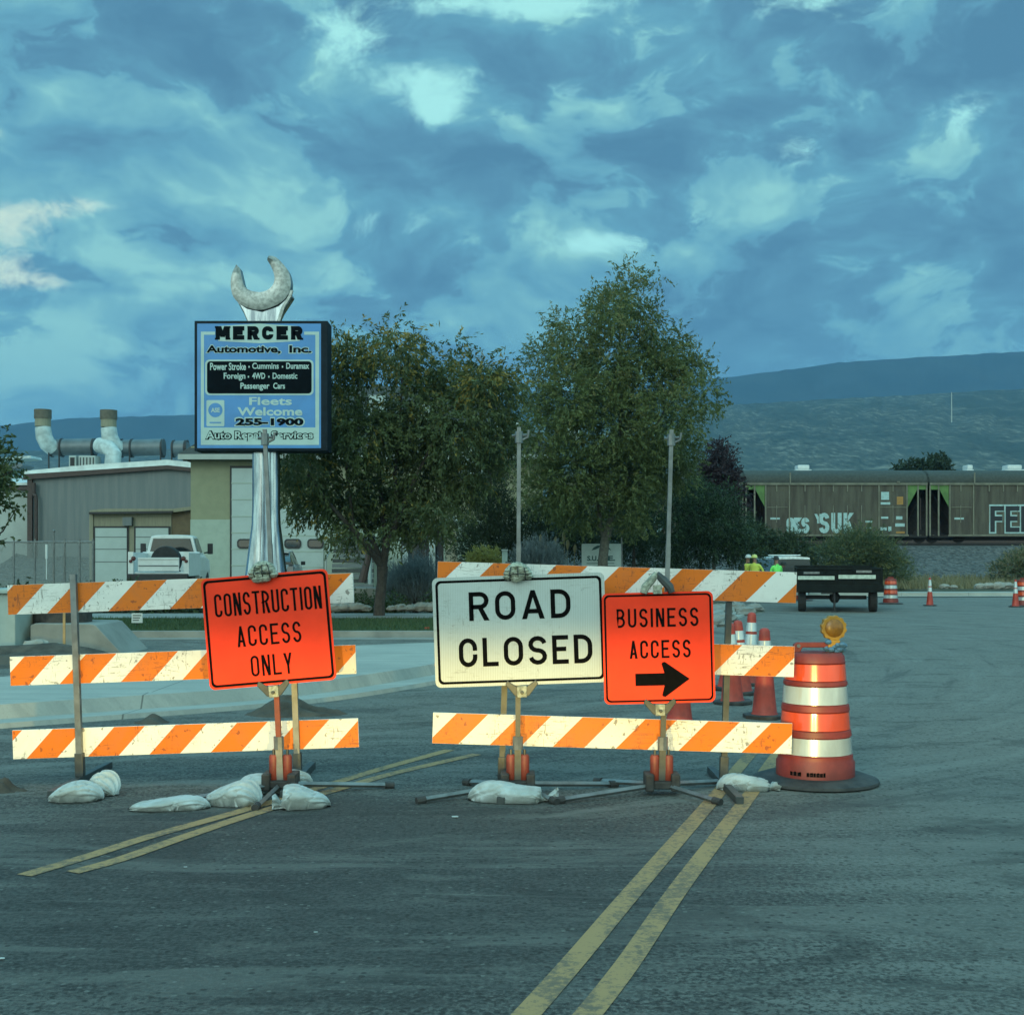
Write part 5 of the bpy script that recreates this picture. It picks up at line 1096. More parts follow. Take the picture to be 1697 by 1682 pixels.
ys_ = thing('yard_sign', 'small white yard sign on a thin stake by the lawn left of the orange sign', 'yard sign', tuple(S(227,1056,28)))
srect('board', 218, 1016, 236, 1032, 28, 28.02, m_wpaint, ys_); srect('leg', 226.4, 1032, 228, 1060, 28, 28.02, m_dark, ys_)
mb = MB()
for k in range(3): q = S(220,1019+k*4,27.99); q1 = S(234-k*2,1020.5+k*4,27.99); mb.flat([(q.x,q.z),(q1.x,q.z),(q1.x,q1.z),(q.x,q1.z)], 27.993)
mb.build('print', m_galvd, ys_, world=True)
for px, py, lb in ((323,1054,'small red utility flag on the lawn left of the orange construction sign'),(703,1049,'tiny orange utility flag on the lawn left of the white sign')):
    q = S(px, py, 27); t_ = thing('marker_flag', lb, 'marker flag', (q.x, q.y, .14)); mb = MB(); mb.tube((0,0,0),(0,0,q.z-.05),.006,n=5); mb.build('wire', m_galvd, t_)
    mb = MB(); n=6; mb.add([(.01+.02*i, .01*math.sin(i*1.5), q.z-.14+.02*(i%2)) for i in range(n)]+[(.01+.02*i, .012*math.sin(i*1.5+1), q.z-.01) for i in range(n)], [(i,i+1,n+i+1,n+i) for i in range(n-1)]); mb.build('flag', m_cone, t_)
# white business sign beside the big tree
Yg = 45.5; sg = thing('property_sign', 'white board with a leaf emblem and dark initials behind the big ash trunk', 'sign', tuple(S(996,965,Yg)))
srect('board', 964, 901, 1029, 945, Yg, Yg+.06, mat('white_board', (.46,.53,.50), .5, amt=.1), sg); srect('post', 1029.3, 890, 1031.5, 990, Yg, Yg+.08, m_galv, sg)
mb = MB(); yq = Yg-.004
def px2(px, py): q = S(px, py, Yg); return (q.x, q.z)
def ptext(s_, a, b_, c_, d_, m, bold=0.): x0_, z1_ = px2(a, b_); x1_, z0_ = px2(c_, d_); mb.text(s_, x0_, x1_, z0_, z1_, yq, m, bold)
ptext('S.U.', 973, 921, 991, 929.5, 0, .04); ptext('.E.', 1003, 921, 1019.5, 929.5, 0, .04)
mb.flat([px2(980,912),px2(984,907),px2(990,904),px2(996,904),px2(992,908),px2(986,911)], yq); mb.flat([px2(1000,904),px2(1006,905),px2(1010,908),px2(1013,912),px2(1006,910)], yq)
for a, py in ((972,933),(974,937.5)): mb.flat([px2(a,py),px2(a+46,py),px2(a+46,py+1),px2(a,py+1)], yq)
mb.build('print', mat('sign_print', (.03,.09,.085), .6), sg, world=True)
pd = thing('utility_pedestal', 'slim pale utility pedestal beside the yellow flowering shrub', 'utility pedestal', tuple(S(836,960,40)))
srect('post', 832, 913, 841, 990, 40, 40.2, D.materials['pale_green_cabinet'], pd, .02); srect('cap', 831, 910.5, 842, 913, 39.95, 40.25, m_siding, pd, .01)
# pale boulders edging the beds
rg = random.Random(12)
m_rock = mat('pale_rock', (.30,.29,.25), .9, amt=.35, scale=2, bump=.6, bscale=8)
ORD = ('first','second','third','fourth','fifth','sixth','seventh','eighth','ninth')
def rock(label, p, r, seed, grp='pale rocks along the shrub bed', m=None):
    mb = MB(); rg = random.Random(seed); n, k = 10, 7; vs = []
    for j in range(k+1):
        a = math.pi*j/k-math.pi/2
        for i in range(n):
            t_ = 2*math.pi*i/n; f_ = 1+rg.uniform(-.18,.18); vs.append((r*1.25*f_*math.cos(a)*math.cos(t_), r*f_*math.cos(a)*math.sin(t_), max(-.1*r, r*.62*f_*math.sin(a)+.35*r)))
    mb.add(vs, [(j*n+i, j*n+(i+1)%n, (j+1)*n+(i+1)%n, (j+1)*n+i) for j in range(k) for i in range(n)]); o = mb.build('rock', m or m_rock); o.location = p; return tag(o, label, 'rock', grp)
for i, px in enumerate((556,572,590,604,650,664,682,700,715)):
    q = S(px, 1018, 34.8); rock(ORD[i]+' from the left of the nine pale rocks edging the shrub bed behind the sidewalk', (q.x, 34.8, .22), .14+rg.uniform(0,.12), i)
for i, (px, py, r) in enumerate(((60,1068,.17),(75,1073,.12),(48,1074,.10),(92,1070,.13),(8,1086,.13))):
    q = S(px, py, 20.3); rock(('largest broken rock on the dirt bank, nearest the culvert','broken rock lying right of the largest on the dirt bank','small rock at the left foot of the largest bank rock','rock closest to the wooden stake on the dirt bank','broken rock on the dirt bank at the photo edge')[i], (q.x, 20.3, q.z-.08), r, 30+i, 'broken rocks on the dirt bank')
for i, (px, py, r) in enumerate(((1190,1010,.35),(1215,1004,.3),(1236,1010,.28),(1205,1020,.3),(1250,1003,.25),(1180,1028,.35))):
    q = G(px, py+10, .0); rock(('wide concrete lump at the left of the heap behind the cones','concrete lump second in the heap behind the cones','middle concrete lump of the heap behind the cones','low concrete lump in front of the heap behind the cones','rightmost concrete lump of the heap behind the cones','nearest concrete lump below the heap behind the cones')[i], (q.x, q.y, .0), r*q.y/38, 50+i, 'broken concrete lumps behind the cones', m_concold)
# ------------------------------------------------------------------ foliage
def leaf_mat(name, c, c2):
    m = D.materials.new(name); m.use_nodes = True; t = m.node_tree; b = t.nodes['Principled BSDF']; b.inputs['Roughness'].default_value = .65
    at = t.nodes.new('ShaderNodeAttribute'); at.attribute_name = 'tone'
    o = t.nodes.new('ShaderNodeTexCoord').outputs['Object']
    f = M_(t, 'ADD', M_(t, 'MULTIPLY', at.outputs['Fac'], .6), M_(t, 'MULTIPLY', SS(t, NOISE(t, o, 1.1, 3, .5), .35, .65), .45), clamp=True)
    col_ = MIX(t, f, c, c2); setin(t, b.inputs['Base Color'], col_)
    tl = t.nodes.new('ShaderNodeBsdfTranslucent'); setin(t, tl.inputs[0], col_); ms = t.nodes.new('ShaderNodeMixShader'); ms.inputs[0].default_value = .25
    out = [n for n in t.nodes if n.type == 'OUTPUT_MATERIAL'][0]
    t.links.new(b.outputs[0], ms.inputs[1]); t.links.new(tl.outputs[0], ms.inputs[2]); t.links.new(ms.outputs[0], out.inputs[0]); return m
def leaves(name, clumps, n_spray, per, ln, wd, mats, parent, seed, droop=.5, spray_len=.5, up=0., prob2=None, shell=.45, upbias=.0):
    rs = np.random.RandomState(seed); cl = np.array([[*c, r] for c, r in clumps]); w_ = cl[:,3]**2.2; w_ /= w_.sum()
    idx = rs.choice(len(cl), n_spray, p=w_); d = rs.normal(size=(n_spray,3)); d /= np.linalg.norm(d, axis=1)[:,None]
    lob = 1+.22*np.sin(d[:,0]*5+idx*1.7)+.18*np.sin(d[:,2]*7+idx*2.3)+.12*np.sin(d[:,1]*9+idx)
    rad = (shell+(1-shell)*rs.rand(n_spray)**.6)*lob
    base = cl[idx,:3]+d*(rad*cl[idx,3])[:,None]
    dr_ = d+rs.normal(size=(n_spray,3))*.5; dr_[:,2] += -droop+up; dr_ /= np.linalg.norm(dr_, axis=1)[:,None]
    k = rs.rand(n_spray, per)
    pos = base[:,None,:]+dr_[:,None,:]*(k*spray_len)[:,:,None]+rs.normal(size=(n_spray,per,3))*.05*spray_len
    a = dr_[:,None,:]+rs.normal(size=(n_spray,per,3))*.6; a[:,:,2] -= droop*.4; a /= np.linalg.norm(a, axis=2)[:,:,None]
    b = rs.normal(size=(n_spray,per,3)); b -= (b*a).sum(2)[:,:,None]*a; b /= np.linalg.norm(b, axis=2)[:,:,None]
    N = n_spray*per; pos = pos.reshape(N,3); a = a.reshape(N,3)*ln*(.6+.8*rs.rand(N,1)); b = b.reshape(N,3)*wd*(.6+.8*rs.rand(N,1))
    v_ = np.stack([pos-a*.5, pos-b*.5, pos+a*.5, pos+b*.5], 1).reshape(-1,3)
    me = D.meshes.new(name); me.vertices.add(4*N); me.loops.add(4*N); me.polygons.add(N)
    me.vertices.foreach_set('co', v_.ravel()); me.loops.foreach_set('vertex_index', np.arange(4*N)); me.polygons.foreach_set('loop_start', np.arange(0,4*N,4))
    tone = np.clip(np.repeat(rs.rand(n_spray), per)*.7+rs.rand(N)*.3, 0, 1); at = me.attributes.new('tone', 'FLOAT', 'FACE'); at.data.foreach_set('value', tone)
    for m in mats: me.materials.append(m)
    if prob2 is not None and len(mats) > 1:
        hz = (base[:,2]-base[:,2].min())/(np.ptp(base[:,2])+1e-6); pk_ = (rs.rand(n_spray) < prob2(hz)); me.polygons.foreach_set('material_index', np.repeat(pk_, per).astype(np.int32))
    me.update(); me.validate(); o = D.objects.new(name, me); col.objects.link(o)
    l = parent.location; 
    o.parent = parent; me.transform(Matrix.Translation(-l)); return o
def trunk(parent, segs, m=None, name='trunk'):
    mb = MB()
    for pts, r in segs: mb.path(pts, r, n=9)
    return mb.build(name, m or m_bark, parent, world=True, smooth=True)
def clump(lst, Y, dep, seed):
    rg = random.Random(seed); out = []
    for px, py, r in lst:
        for k in range(2):
            yy_ = Y+rg.uniform(-dep, dep); q = S(px+rg.uniform(-.15,.15)*r, py+rg.uniform(-.15,.15)*r, Y); out.append(((q.x, yy_, q.z), r*Y/F))
    return out
lm_loc = leaf_mat('locust_leaf', (.028,.050,.018), (.100,.125,.038)); lm_yel = leaf_mat('yellowing_leaf', (.19,.165,.032), (.26,.19,.035))
lm_ash = leaf_mat('ash_leaf', (.050,.080,.026), (.145,.175,.055)); lm_ash2 = leaf_mat('pale_ash_leaf', (.14,.15,.05), (.19,.18,.06))
lm_dk = leaf_mat('dark_conifer_leaf', (.016,.032,.014), (.030,.052,.018)); lm_pur = leaf_mat('purple_leaf', (.022,.014,.020), (.05,.03,.036))
lm_sage = leaf_mat('grey_sage_leaf', (.10,.13,.13), (.17,.20,.21)); lm_yf = leaf_mat('yellow_flower', (.20,.20,.05), (.30,.29,.08))
lm_bush = leaf_mat('roadside_bush_leaf', (.045,.072,.032), (.085,.115,.05)); lm_dry = leaf_mat('dry_grass_blade', (.17,.15,.075), (.24,.215,.12)); lm_gr = leaf_mat('low_shrub_leaf', (.035,.07,.025), (.06,.10,.035))
# honey locust
Yl = 33.; t1 = thing('honey_locust_tree', 'wide honey locust with yellowing tips and a dark trunk right of the blue signboard', 'tree', tuple(G(628,1030,.14)))
def J(px, py, dy=0, Y=Yl): q = S(px, py, Y); q.y += dy; return q
trunk(t1, [([J(628,1033),J(629,1000),J(633,965),J(634,938)],[.17,.145,.135,.15]),
  ([J(634,940),J(618,915,-.2),J(590,880,-.5),J(555,840,-.8),J(520,790,-1)],[.11,.09,.07,.05,.03]),([J(634,940),J(640,905),J(662,860,-.4),J(690,800,-.7),J(720,740,-.8)],[.12,.10,.08,.055,.03]),
  ([J(640,905),J(632,860,.4),J(625,790,.6),J(618,700,.7)],[.09,.07,.05,.03]),([J(650,885),J(690,850,.4),J(735,820,.7),J(780,790,.9)],[.08,.06,.045,.025]),
  ([J(634,935),J(612,890,.5),J(580,850,1.),J(540,800,1.2)],[.09,.07,.05,.03]),([J(662,860),J(655,790,-.2),J(665,700,-.3),J(668,620,-.2)],[.06,.05,.035,.02]),([J(590,880,-.5),J(582,800,-.6),J(570,700,-.6)],[.05,.035,.02])])
L1 = [(590,605,40),(650,592,42),(700,605,38),(745,625,42),(800,645,45),(838,655,30),(562,680,42),(515,770,45),(500,820,38),(480,800,22),(610,720,62),(680,700,62),(755,715,55),(820,725,42),(560,820,50),(620,825,50),(700,790,62),(775,790,48),(690,860,36),(585,880,26),(735,855,32),(560,560,14),(568,590,22),(648,562,16),(702,566,13),(762,590,18),(820,612,20),(540,640,26),(655,875,24),(535,730,34),(850,690,20),(480,760,22)]
leaves('crown', clump([(a,b,c*.80) for a,b,c in L1], Yl, 1.7, 1), 5200, 14, .13, .045, [lm_loc, lm_yel], t1, 1, droop=.8, spray_len=.62, prob2=lambda h: np.clip((h-.55)*1.1,0.03,.45))
# big ash
Ya = 44.; m_bark2 = mat('pale_bark', (.13,.12,.095), .9, amt=.4, scale=12, bump=.6, bscale=25); t2 = thing('ash_tree', 'tall feathery pale green tree standing behind the road closed sign', 'tree', tuple(S(1002,965,Ya)))
trunk(t2, [([J(1000,975,0,Ya),J(999,930,0,Ya),J(1003,895,0,Ya),J(1010,870,0,Ya)],[.20,.18,.16,.14]),([J(1003,893,0,Ya),J(994,870,0,Ya),J(990,830,-.5,Ya),J(970,760,-.8,Ya),J(950,680,-1,Ya)],[.10,.09,.07,.05,.03]),
  ([J(1008,875,0,Ya),J(1022,820,0,Ya),J(1030,720,.3,Ya),J(1028,600,.2,Ya),J(1028,500,0,Ya)],[.12,.10,.08,.05,.02]),([J(1020,825,0,Ya),J(1060,760,.8,Ya),J(1105,680,1.2,Ya),J(1130,620,1.3,Ya)],[.08,.06,.04,.02]),([J(1024,790,0,Ya),J(985,700,1,Ya),J(930,640,1.4,Ya)],[.06,.04,.02])], m_bark2)
L2 = [(1028,482,20),(1012,500,24),(1052,500,24),(1000,535,38),(1062,535,34),(955,570,42),(1105,570,40),(905,598,30),(880,580,14),(1140,608,28),(1160,600,12),(1000,610,62),(1075,625,62),(935,665,52),(1150,668,34),(1172,680,16),(1000,710,72),(1095,715,58),(900,720,44),(950,785,58),(1040,790,66),(1110,775,44),(905,815,40),(960,845,44),(1050,850,38),(885,655,24),(1130,740,36),(1035,455,10),(1078,478,12),(925,540,16),(1128,555,16),(880,770,24)]
leaves('crown', clump([(a,b,c*.82) for a,b,c in L2], Ya, 2.4, 2), 10000, 12, .145, .042, [lm_ash, lm_ash2], t2, 2, droop=.25, spray_len=.55, prob2=lambda h: np.clip((h-.35)*.6,0.03,.38))
# conifers and bushes behind
def bush(name, label, cat, lst, Y, dep, n, per, ln, wd, mats, seed, group=None, **kw):
    px = sum(c[0] for c in lst)/len(lst); py = max(c[1]+c[2] for c in lst); b_ = S(px, py, Y); z0_ = hgt(b_.x, Y); t = thing(name, label, cat, (b_.x, Y, z0_), (0,0,0), group)
    cl = clump(lst, Y, dep, seed); leaves('foliage', cl, n, per, ln, wd, mats, t, seed, **kw)
    segs = []; top = min(c[1] for c in lst)
    for k in range(3): q = S(px+(k-1)*4, top+8, Y); segs.append(([Vector((b_.x+(k-1)*.05, Y, z0_-.1)), Vector((b_.x, Y, (z0_+q.z)/2)), q], [.06,.045,.02]))
    trunk(t, segs, None, 'stem'); return t
bush('arborvitae', 'dark upright conifer between the stone pillar and the left tall mast', 'conifer', [(805,900,45),(808,850,44),(812,800,38),(818,755,28),(824,722,18),(775,905,25),(840,880,40)], 49, 1.0, 3800, 7, .12, .04, [lm_dk], 21, droop=-.6)
bush('arborvitae', 'narrow dark conifer just right of the white property sign', 'conifer', [(1052,920,25),(1052,880,26),(1050,840,24),(1048,800,18)], 48, .6, 1600, 7, .12, .04, [lm_dk], 22, droop=-.6)
bush('juniper_bush', 'broad dark juniper below the purple tree, left of the hopper wagon', 'bush', [(1110,880,44),(1110,830,36),(1160,860,46),(1195,880,40),(1150,910,40),(1200,830,24),(1215,905,28),(1090,920,30),(1235,925,22),(1150,820,26)], 52, 1.6, 5200, 7, .13, .045, [lm_dk, lm_gr], 23, droop=.2, prob2=lambda h: h*0+.25)
bush('hedge', 'dark hedge in the gap between the two arborvitae', 'bush', [(880,890,34),(920,880,34),(960,885,34),(1000,880,30),(900,850,28),(960,850,30),(860,925,20)], 51, .8, 3200, 7, .12, .045, [lm_dk], 24)
bush('purple_tree', 'small dark purple leaved tree right of the tall ash', 'tree', [(1185,790,30),(1185,765,22),(1186,745,12),(1165,795,20),(1205,800,22),(1175,830,26),(1205,825,24),(1160,825,20)], 60, 1.0, 2600, 7, .15, .06, [lm_pur], 25, droop=.2)
bush('sage_bush', 'large grey blue sage bush right of the honey locust trunk', 'bush', [(675,975,28),(700,965,26),(655,985,22),(715,985,24),(690,998,26),(660,960,16),(690,945,16),(720,955,14)], 36.2, .5, 2400, 8, .16, .012, [lm_sage], 26, droop=-1.4, spray_len=.4)
bush('sage_bush', 'smaller grey blue sage bush behind the tape bracket of the white sign', 'bush', [(872,925,18),(895,918,20),(915,928,18),(885,935,20)], 42, .5, 1100, 8, .15, .012, [lm_sage], 27, droop=-1.4, spray_len=.35)
bush('flowering_shrub', 'yellow green flowering shrub above the left end of the right barricade', 'bush', [(790,926,13),(805,922,13),(822,925,12),(785,935,12),(815,938,14)], 41, .4, 1000, 8, .06, .03, [lm_yf], 28, droop=-.5, spray_len=.15)
for i, (px, top, yy_) in enumerate(((905,905,44.5),(921,893,44.6),(934,886,44.7),(941,898,44.4),(953,905,44.5),(896,890,45.5))):
    q = S(px, top, yy_); b_ = S(px+random.Random(i).uniform(-5,5), 955, yy_); t = thing('plume_grass', ('second pale grass plume from the left before the dark hedge','third pale grass plume from the left before the dark hedge','tallest pale grass plume in front of the dark hedge','fifth pale grass plume from the left before the dark hedge','rightmost pale grass plume in front of the dark hedge','leftmost pale grass plume in front of the dark hedge')[i], 'ornamental grass', (b_.x, yy_, .45), group='pale grass plumes in front of the hedge')
    mb = MB(); m_ = (b_+q)/2; mb.path([Vector((b_.x,yy_,.42)), m_, q], [.015,.012,.01], n=5); mb.build('stalk', lm_dry, t, world=True); mb = MB(); mb.path([q-(q-m_)*.45, q-(q-m_)*.2, q, q+(q-m_)*.15],[.02,.07,.06,.01], n=6); mb.build('plume', lm_dry, t, world=True)
bush('roadside_bush', 'wispy green bush on the bank above the black trailer', 'bush', [(1400,915,26),(1430,905,24),(1455,920,26),(1380,930,20),(1475,940,24),(1440,940,26),(1490,955,18),(1365,915,12)], 62, 1.3, 3200, 8, .2, .03, [lm_bush, lm_ash2], 29, droop=-.3, spray_len=.7, prob2=lambda h: h*0+.18)
bush('roadside_bush', 'dark scrubby bush behind the workers below the train', 'bush', [(1255,900,20),(1290,905,22),(1320,905,18),(1270,925,22),(1340,925,16),(1300,930,20),(1235,885,20)], 64, 1.1, 2400, 8, .2, .04, [lm_bush, lm_dk], 30, droop=0, spray_len=.6, prob2=lambda h: h*0+.5)
bush('dry_bush', 'brownish dry bush on the stone bank at the right edge', 'bush', [(1680,940,18),(1700,935,22),(1660,948,12),(1725,945,20)], 66, .8, 1300, 8, .2, .03, [lm_dry, lm_bush], 31, droop=-.4, spray_len=.4, prob2=lambda h: h*0+.45)
bush('far_conifer', 'left of two dark conifers beyond the train', 'tree', [(1505,780,16),(1520,775,14),(1490,778,10),(1515,790,16)], 150, 2, 700, 6, .5, .16, [lm_dk], 32, 'dark conifers beyond the train')
bush('far_conifer', 'taller right one of two dark conifers beyond the train', 'tree', [(1550,772,16),(1560,765,13),(1545,785,18),(1568,782,14),(1540,765,9)], 151, 2, 900, 6, .5, .16, [lm_dk], 33, 'dark conifers beyond the train')
# foreground-left street tree reaching in from the left
t3 = thing('street_tree', 'dark leafy branch tips of a tree reaching in at the left edge', 'tree', tuple(G(-110,1100)))
Y3 = 24.; trunk(t3, [([J(-110,1100,0,Y3),J(-108,980,0,Y3),J(-100,860,0,Y3)],[.14,.12,.09]),([J(-100,880,0,Y3),J(-50,830,0,Y3),J(-5,795,0,Y3),J(22,780,0,Y3)],[.07,.05,.03,.012]),([J(-104,940,0,Y3),J(-40,915,0,Y3),J(5,880,0,Y3),J(28,842,0,Y3)],[.05,.03,.015,.006]),([J(-60,922,0,Y3),J(-20,905,0,Y3),J(12,892,0,Y3)],[.02,.012,.006])])
leaves('crown', clump([(-60,760,70),(-90,840,60),(-20,800,34),(8,790,18),(22,783,9),(-8,825,16),(0,840,9),(-130,780,60)], Y3, .6, 5)+clump([(36,834,5),(38,855,5),(6,885,7),(10,895,7),(20,862,3)], Y3, .1, 6), 1500, 8, .10, .045, [lm_loc], t3, 7, droop=.3, spray_len=.22)
# shrubs between lawn and lot, ground cover, dry grass
for i, (a, c_, lb) in enumerate(((-80,60,'long dark shrub mass behind the utility box and culvert head'),(130,230,'dark shrub behind the small white yard sign'),(230,330,'dark shrub bed just left of the orange construction sign'))):
    w_ = c_-a; bush('low_shrub', lb, 'bush', [(a+w_*f_, 1003+(k%2)*8, 18) for k, f_ in enumerate((0,.2,.4,.6,.8,1))], 35.6, .8, 2600, 7, .13, .05, [lm_dk, lm_gr], 40+i, 'dark shrubs between the lawn and the lot', prob2=lambda h: h*0+.22)
for i, (px, py, r) in enumerate(((572,1005,9),(600,1008,8),(640,1006,7),(735,1000,16))): bush('low_shrub', ('small green shrub left of the retaining wall','small green shrub below the retaining wall','small shrub at the honey locust trunk foot','dark shrub left of the white sign top corner')[i], 'bush', [(px,py,r),(px+8,py+2,r)], 35.4, .3, 350, 7, .1, .04, [lm_gr], 60+i, 'small shrubs beside the retaining wall')
def tufts(name, x0_, x1_, y0_, y1_, n, h_, seed, m, zf, kind='stuff'):
    rs = np.random.RandomState(seed); x = rs.uniform(x0_, x1_, n); y = rs.uniform(y0_, y1_, n); V = []; Fc = []
    for i in range(n):
        z = zf(x[i], y[i])-.02; hh = h_*rs.uniform(.4,1.2); a = rs.uniform(0, 6.28); w_ = h_*.09; dx_, dy_ = math.cos(a)*w_, math.sin(a)*w_; lx, ly = rs.normal()*hh*.35, rs.normal()*hh*.35
        b_ = len(V); V += [(x[i]-dx_,y[i]-dy_,z),(x[i]+dx_,y[i]+dy_,z),(x[i]+lx,y[i]+ly,z+hh)]; Fc.append((b_,b_+1,b_+2))
    mb = MB(); mb.v = V; mb.f = Fc; mb.m = [0]*len(Fc); me = D.meshes.new(name); me.from_pydata(V, [], Fc); me.materials.append(m); at = me.attributes.new('tone','FLOAT','FACE'); at.data.foreach_set('value', rs.rand(len(Fc)))
    o = D.objects.new(name, me); col.objects.link(o); return tag(o, kind=kind)
tag(tufts('dry_grass', 14, 34, 58, 69.5, 9000, .42, 1, lm_dry, lambda x, y: .28+max(0,(y-66))*.08), 'dry straw coloured grass at the foot of the stone railway bank', 'dry grass')
tag(tufts('lawn_grass', -13, .4, 26.3, 31.5, 16000, .09, 2, lm_gr, lambda x, y: .16), 'short green grass of the roadside lawn strip', 'grass')
for i, (px, py, r) in enumerate(((1655,968,.30),(1640,972,.26),(1668,970,.28),(1690,978,.30),(1625,978,.24),(1565,980,.2),(1580,984,.16),(1672,982,.25))):
    q = S(px, py+6, 58); rock(('largest riprap stone near the right edge','riprap stone left of the largest near the right edge','riprap stone just right of the largest','rightmost riprap stone beside the edge cone','leftmost stone of the right riprap group','pale riprap stone standing apart right of the lone cone','small riprap stone beside the one standing apart','low riprap stone in front of the right riprap group')[i], (q.x, 58, .3), r, 70+i, 'riprap stones at the foot of the railway bank')
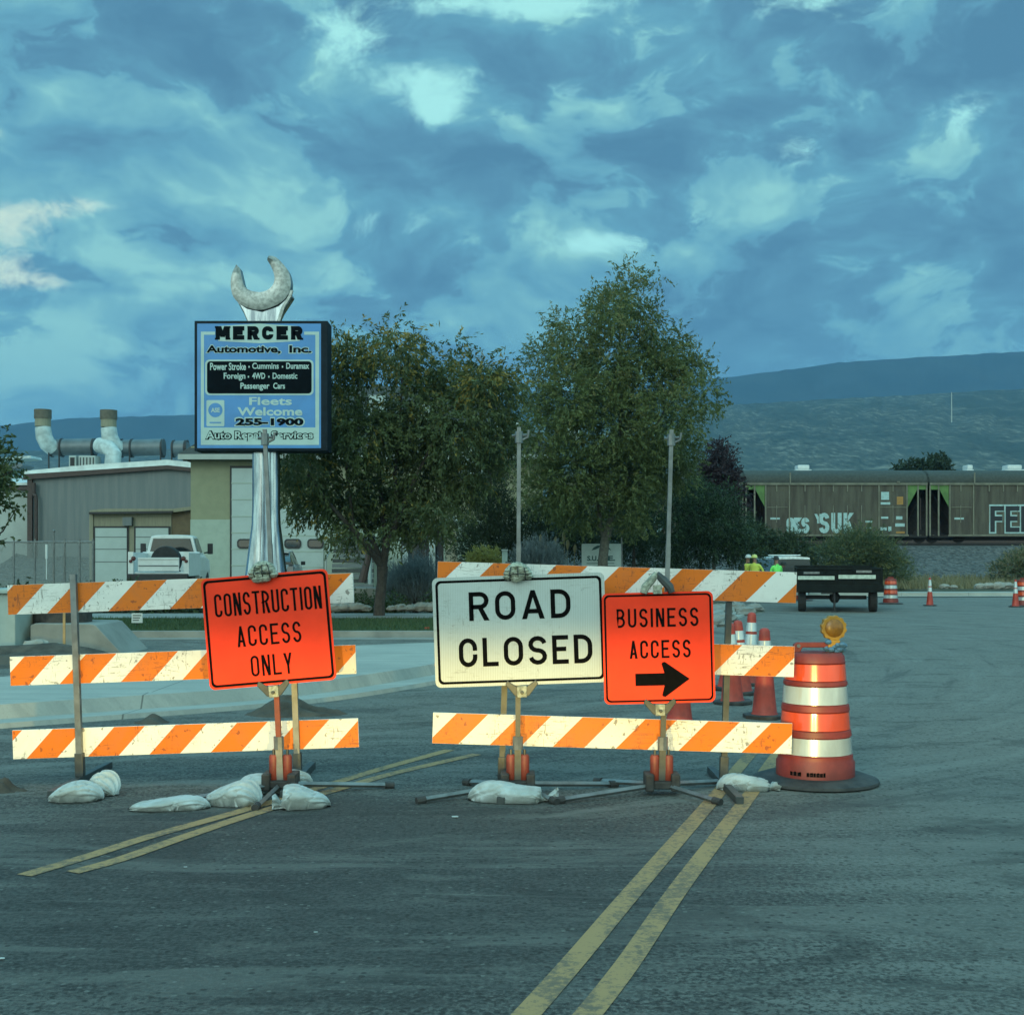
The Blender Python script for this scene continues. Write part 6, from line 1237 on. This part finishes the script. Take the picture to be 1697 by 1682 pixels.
# ------------------------------------------------------------------ road workers
m_skin = mat('skin', (.30,.17,.12), .6); m_jean = mat('work_trousers', (.03,.04,.06), .8, amt=.3)
m_hiv = mat('yellow_vest', (.58,.66,.10), .6, amt=.2); m_hig = mat('bright_green_shirt', (.20,.85,.16), .6, amt=.15); m_blu = mat('pale_blue_shirt', (.22,.38,.52), .7, amt=.2); m_shd = mat('dark_shirt', (.025,.03,.03), .8)
def person(label, px, Y, yaw, pose, shirt, vest=None, hat=None, s=1.0):
    q = S(px, 0, Y); z0_ = hgt(q.x, Y)-.02; t = thing('person', label, 'person', (q.x, Y, max(0,z0_+.03)), (0,0,R(yaw)), 'road workers')
    bend = 1. if pose == 'bend' else 0
    def up(y, z): return (y, z) if not bend else (y-(z-.95)*.75, .95+(z-.95)*.62)
    J_ = {}
    def j(n_, x, y, z, r): yy2, zz2 = up(y, z) if z > .95 else (y, z); J_[n_] = ((x*s, yy2*s, zz2*s), r*s)
    j('pel',0,0,.95,.135); j('wa',0,.0,1.1,.125); j('ch',0,.0,1.32,.15); j('nk',0,.0,1.48,.06); j('hd0',0,-.01,1.57,.075); j('hd1',0,-.02,1.66,.088); j('hd2',0,-.01,1.74,.07)
    for sd, sx in (('l',-1),('r',1)):
        j('sh'+sd, sx*.19,0,1.42,.062); 
        if pose == 'hips': j('el'+sd, sx*.34,.05,1.18,.045); j('wr'+sd, sx*.2,-.1,1.04,.032); j('ha'+sd, sx*.16,-.13,1.0,.035)
        elif pose == 'cross': j('el'+sd, sx*.26,-.08,1.17,.045); j('wr'+sd, sx*.05,-.24,1.20,.032); j('ha'+sd, -sx*.03,-.25,1.22,.035)
        else: j('el'+sd, sx*.25,-.06,1.15,.045); j('wr'+sd, sx*.22,-.2,.98,.032); j('ha'+sd, sx*.21,-.25,.93,.035)
        j('hp'+sd, sx*.10,0,.9,.095); j('kn'+sd, sx*.12,-.02,.5,.062); j('an'+sd, sx*.13,.02,.09,.045); j('to'+sd, sx*.14,-.14,.04,.042)
    names = list(J_); E = [('pel','wa'),('wa','ch'),('ch','nk'),('nk','hd0'),('hd0','hd1'),('hd1','hd2')]
    for sd in 'lr': E += [('ch','sh'+sd),('sh'+sd,'el'+sd),('el'+sd,'wr'+sd),('wr'+sd,'ha'+sd),('pel','hp'+sd),('hp'+sd,'kn'+sd),('kn'+sd,'an'+sd),('an'+sd,'to'+sd)]
    me = D.meshes.new('body'); me.from_pydata([J_[n_][0] for n_ in names], [(names.index(a), names.index(b_)) for a, b_ in E], [])
    o = D.objects.new('body', me); col.objects.link(o); md = o.modifiers.new('skin', 'SKIN'); o.modifiers.new('sub', 'SUBSURF').levels = 1; o.modifiers['sub'].render_levels = 1
    for i, n_ in enumerate(names): me.skin_vertices[0].data[i].radius = (J_[n_][1],)*2
    me.skin_vertices[0].data[0].use_root = True
    C.view_layer.update(); m2 = D.meshes.new_from_object(o.evaluated_get(C.evaluated_depsgraph_get())); D.objects.remove(o); m2.name = 'body'
    for m in (shirt, m_jean, m_skin): m2.materials.append(m)
    for p in m2.polygons:
        c = p.center/s; zlim = .95+(1.50-.95)*.62 if bend else 1.5
        hd = (Vector(c)-Vector(J_['hd1'][0])/s).length < .19; hn = min((Vector(c)-Vector(J_[k_][0])/s).length for k_ in ('hal','har','wrl','wrr')) < .09
        p.material_index = 2 if (hd or hn) else (1 if c.z < .93 else 0); p.use_smooth = True
    b_ = D.objects.new('body', m2); col.objects.link(b_); b_.parent = t
    hc = J_['hd1'][0]; ch = J_['ch'][0]
    if vest:
        mb = MB(); rows = []
        for z_, w_, d_ in ((.98,.19,.15),(1.12,.18,.145),(1.3,.20,.165),(1.42,.21,.15),(1.47,.13,.10)):
            y_, zz2 = up(0, z_)
            rows.append([(w_*s*math.cos(2*math.pi*i/16), (y_+d_*math.sin(2*math.pi*i/16))*s, zz2*s) for i in range(16)])
        mb.add([q_ for r_ in rows for q_ in r_], [(k*16+i, k*16+(i+1)%16, (k+1)*16+(i+1)%16, (k+1)*16+i) for k in range(4) for i in range(16)]); mb.build('safety_vest', vest, t, smooth=True)
    if hat:
        mb = MB(); mb.lathe([(.14,.0),(.145,.012),(.115,.02),(.108,.07),(.08,.115),(.001,.135)], (hc[0], hc[1]-.02, hc[2]+.03), 16); mb.build('hard_hat', hat, t, smooth=True)
    # face
    mb = MB(); hx, hy_, hz_ = hc; mb.lathe([(.001,-.025),(.012,0),(.016,.02)], (hx, hy_-.09*s, hz_-.02), 6, 0, 'y'); mb.box(hx-.02,hx+.02,hy_-.09*s,hy_-.08*s,hz_-.055,hz_-.045,1)
    for sx in (-1,1): mb.box(hx+sx*.03-.01,hx+sx*.03+.01,hy_-.092*s,hy_-.08*s,hz_+.005,hz_+.015,1)
    mb.build('face', [m_skin, m_dark], t); return t
m_ylw = mat('yellow_hard_hat', (.62,.66,.20), .4)
person('leftmost worker in a dark shirt, yellow vest and white hard hat', 1239, 47.5, 25, 'cross', m_shd, m_hiv, m_wpaint)
person('worker in a pale yellow shirt and yellow hard hat second from the left', 1251, 47.0, -40, 'hips', m_hiv, m_hiv, m_ylw)
person('worker in a pale blue shirt leaning in, left of the bright green shirt', 1273, 47.8, 70, 'bend', m_blu, None, m_shd)
person('worker in a bright lime green shirt beside the dark vehicle', 1287, 46.6, 200, 'stand', m_hig, None, m_shd, .96)
# ------------------------------------------------------------------ air
HAZE = True
if HAZE:
    mb = MB(); mb.box(-2200, 2200, -30, 4100, -25, 580); o = mb.build('haze', D.materials.new('haze_air')); m = D.materials['haze_air']; m.use_nodes = True; t = m.node_tree; t.nodes.clear()
    pv = t.nodes.new('ShaderNodeVolumePrincipled'); pv.inputs['Density'].default_value = .00012; pv.inputs['Color'].default_value = (.28,.60,.95,1); pv.inputs['Anisotropy'].default_value = 0
    ou = t.nodes.new('ShaderNodeOutputMaterial'); t.links.new(pv.outputs[0], ou.inputs['Volume']); tag(o, 'thin blue evening air between the road and the hills', 'haze', kind='stuff')
    sc.cycles.volume_bounces = 0
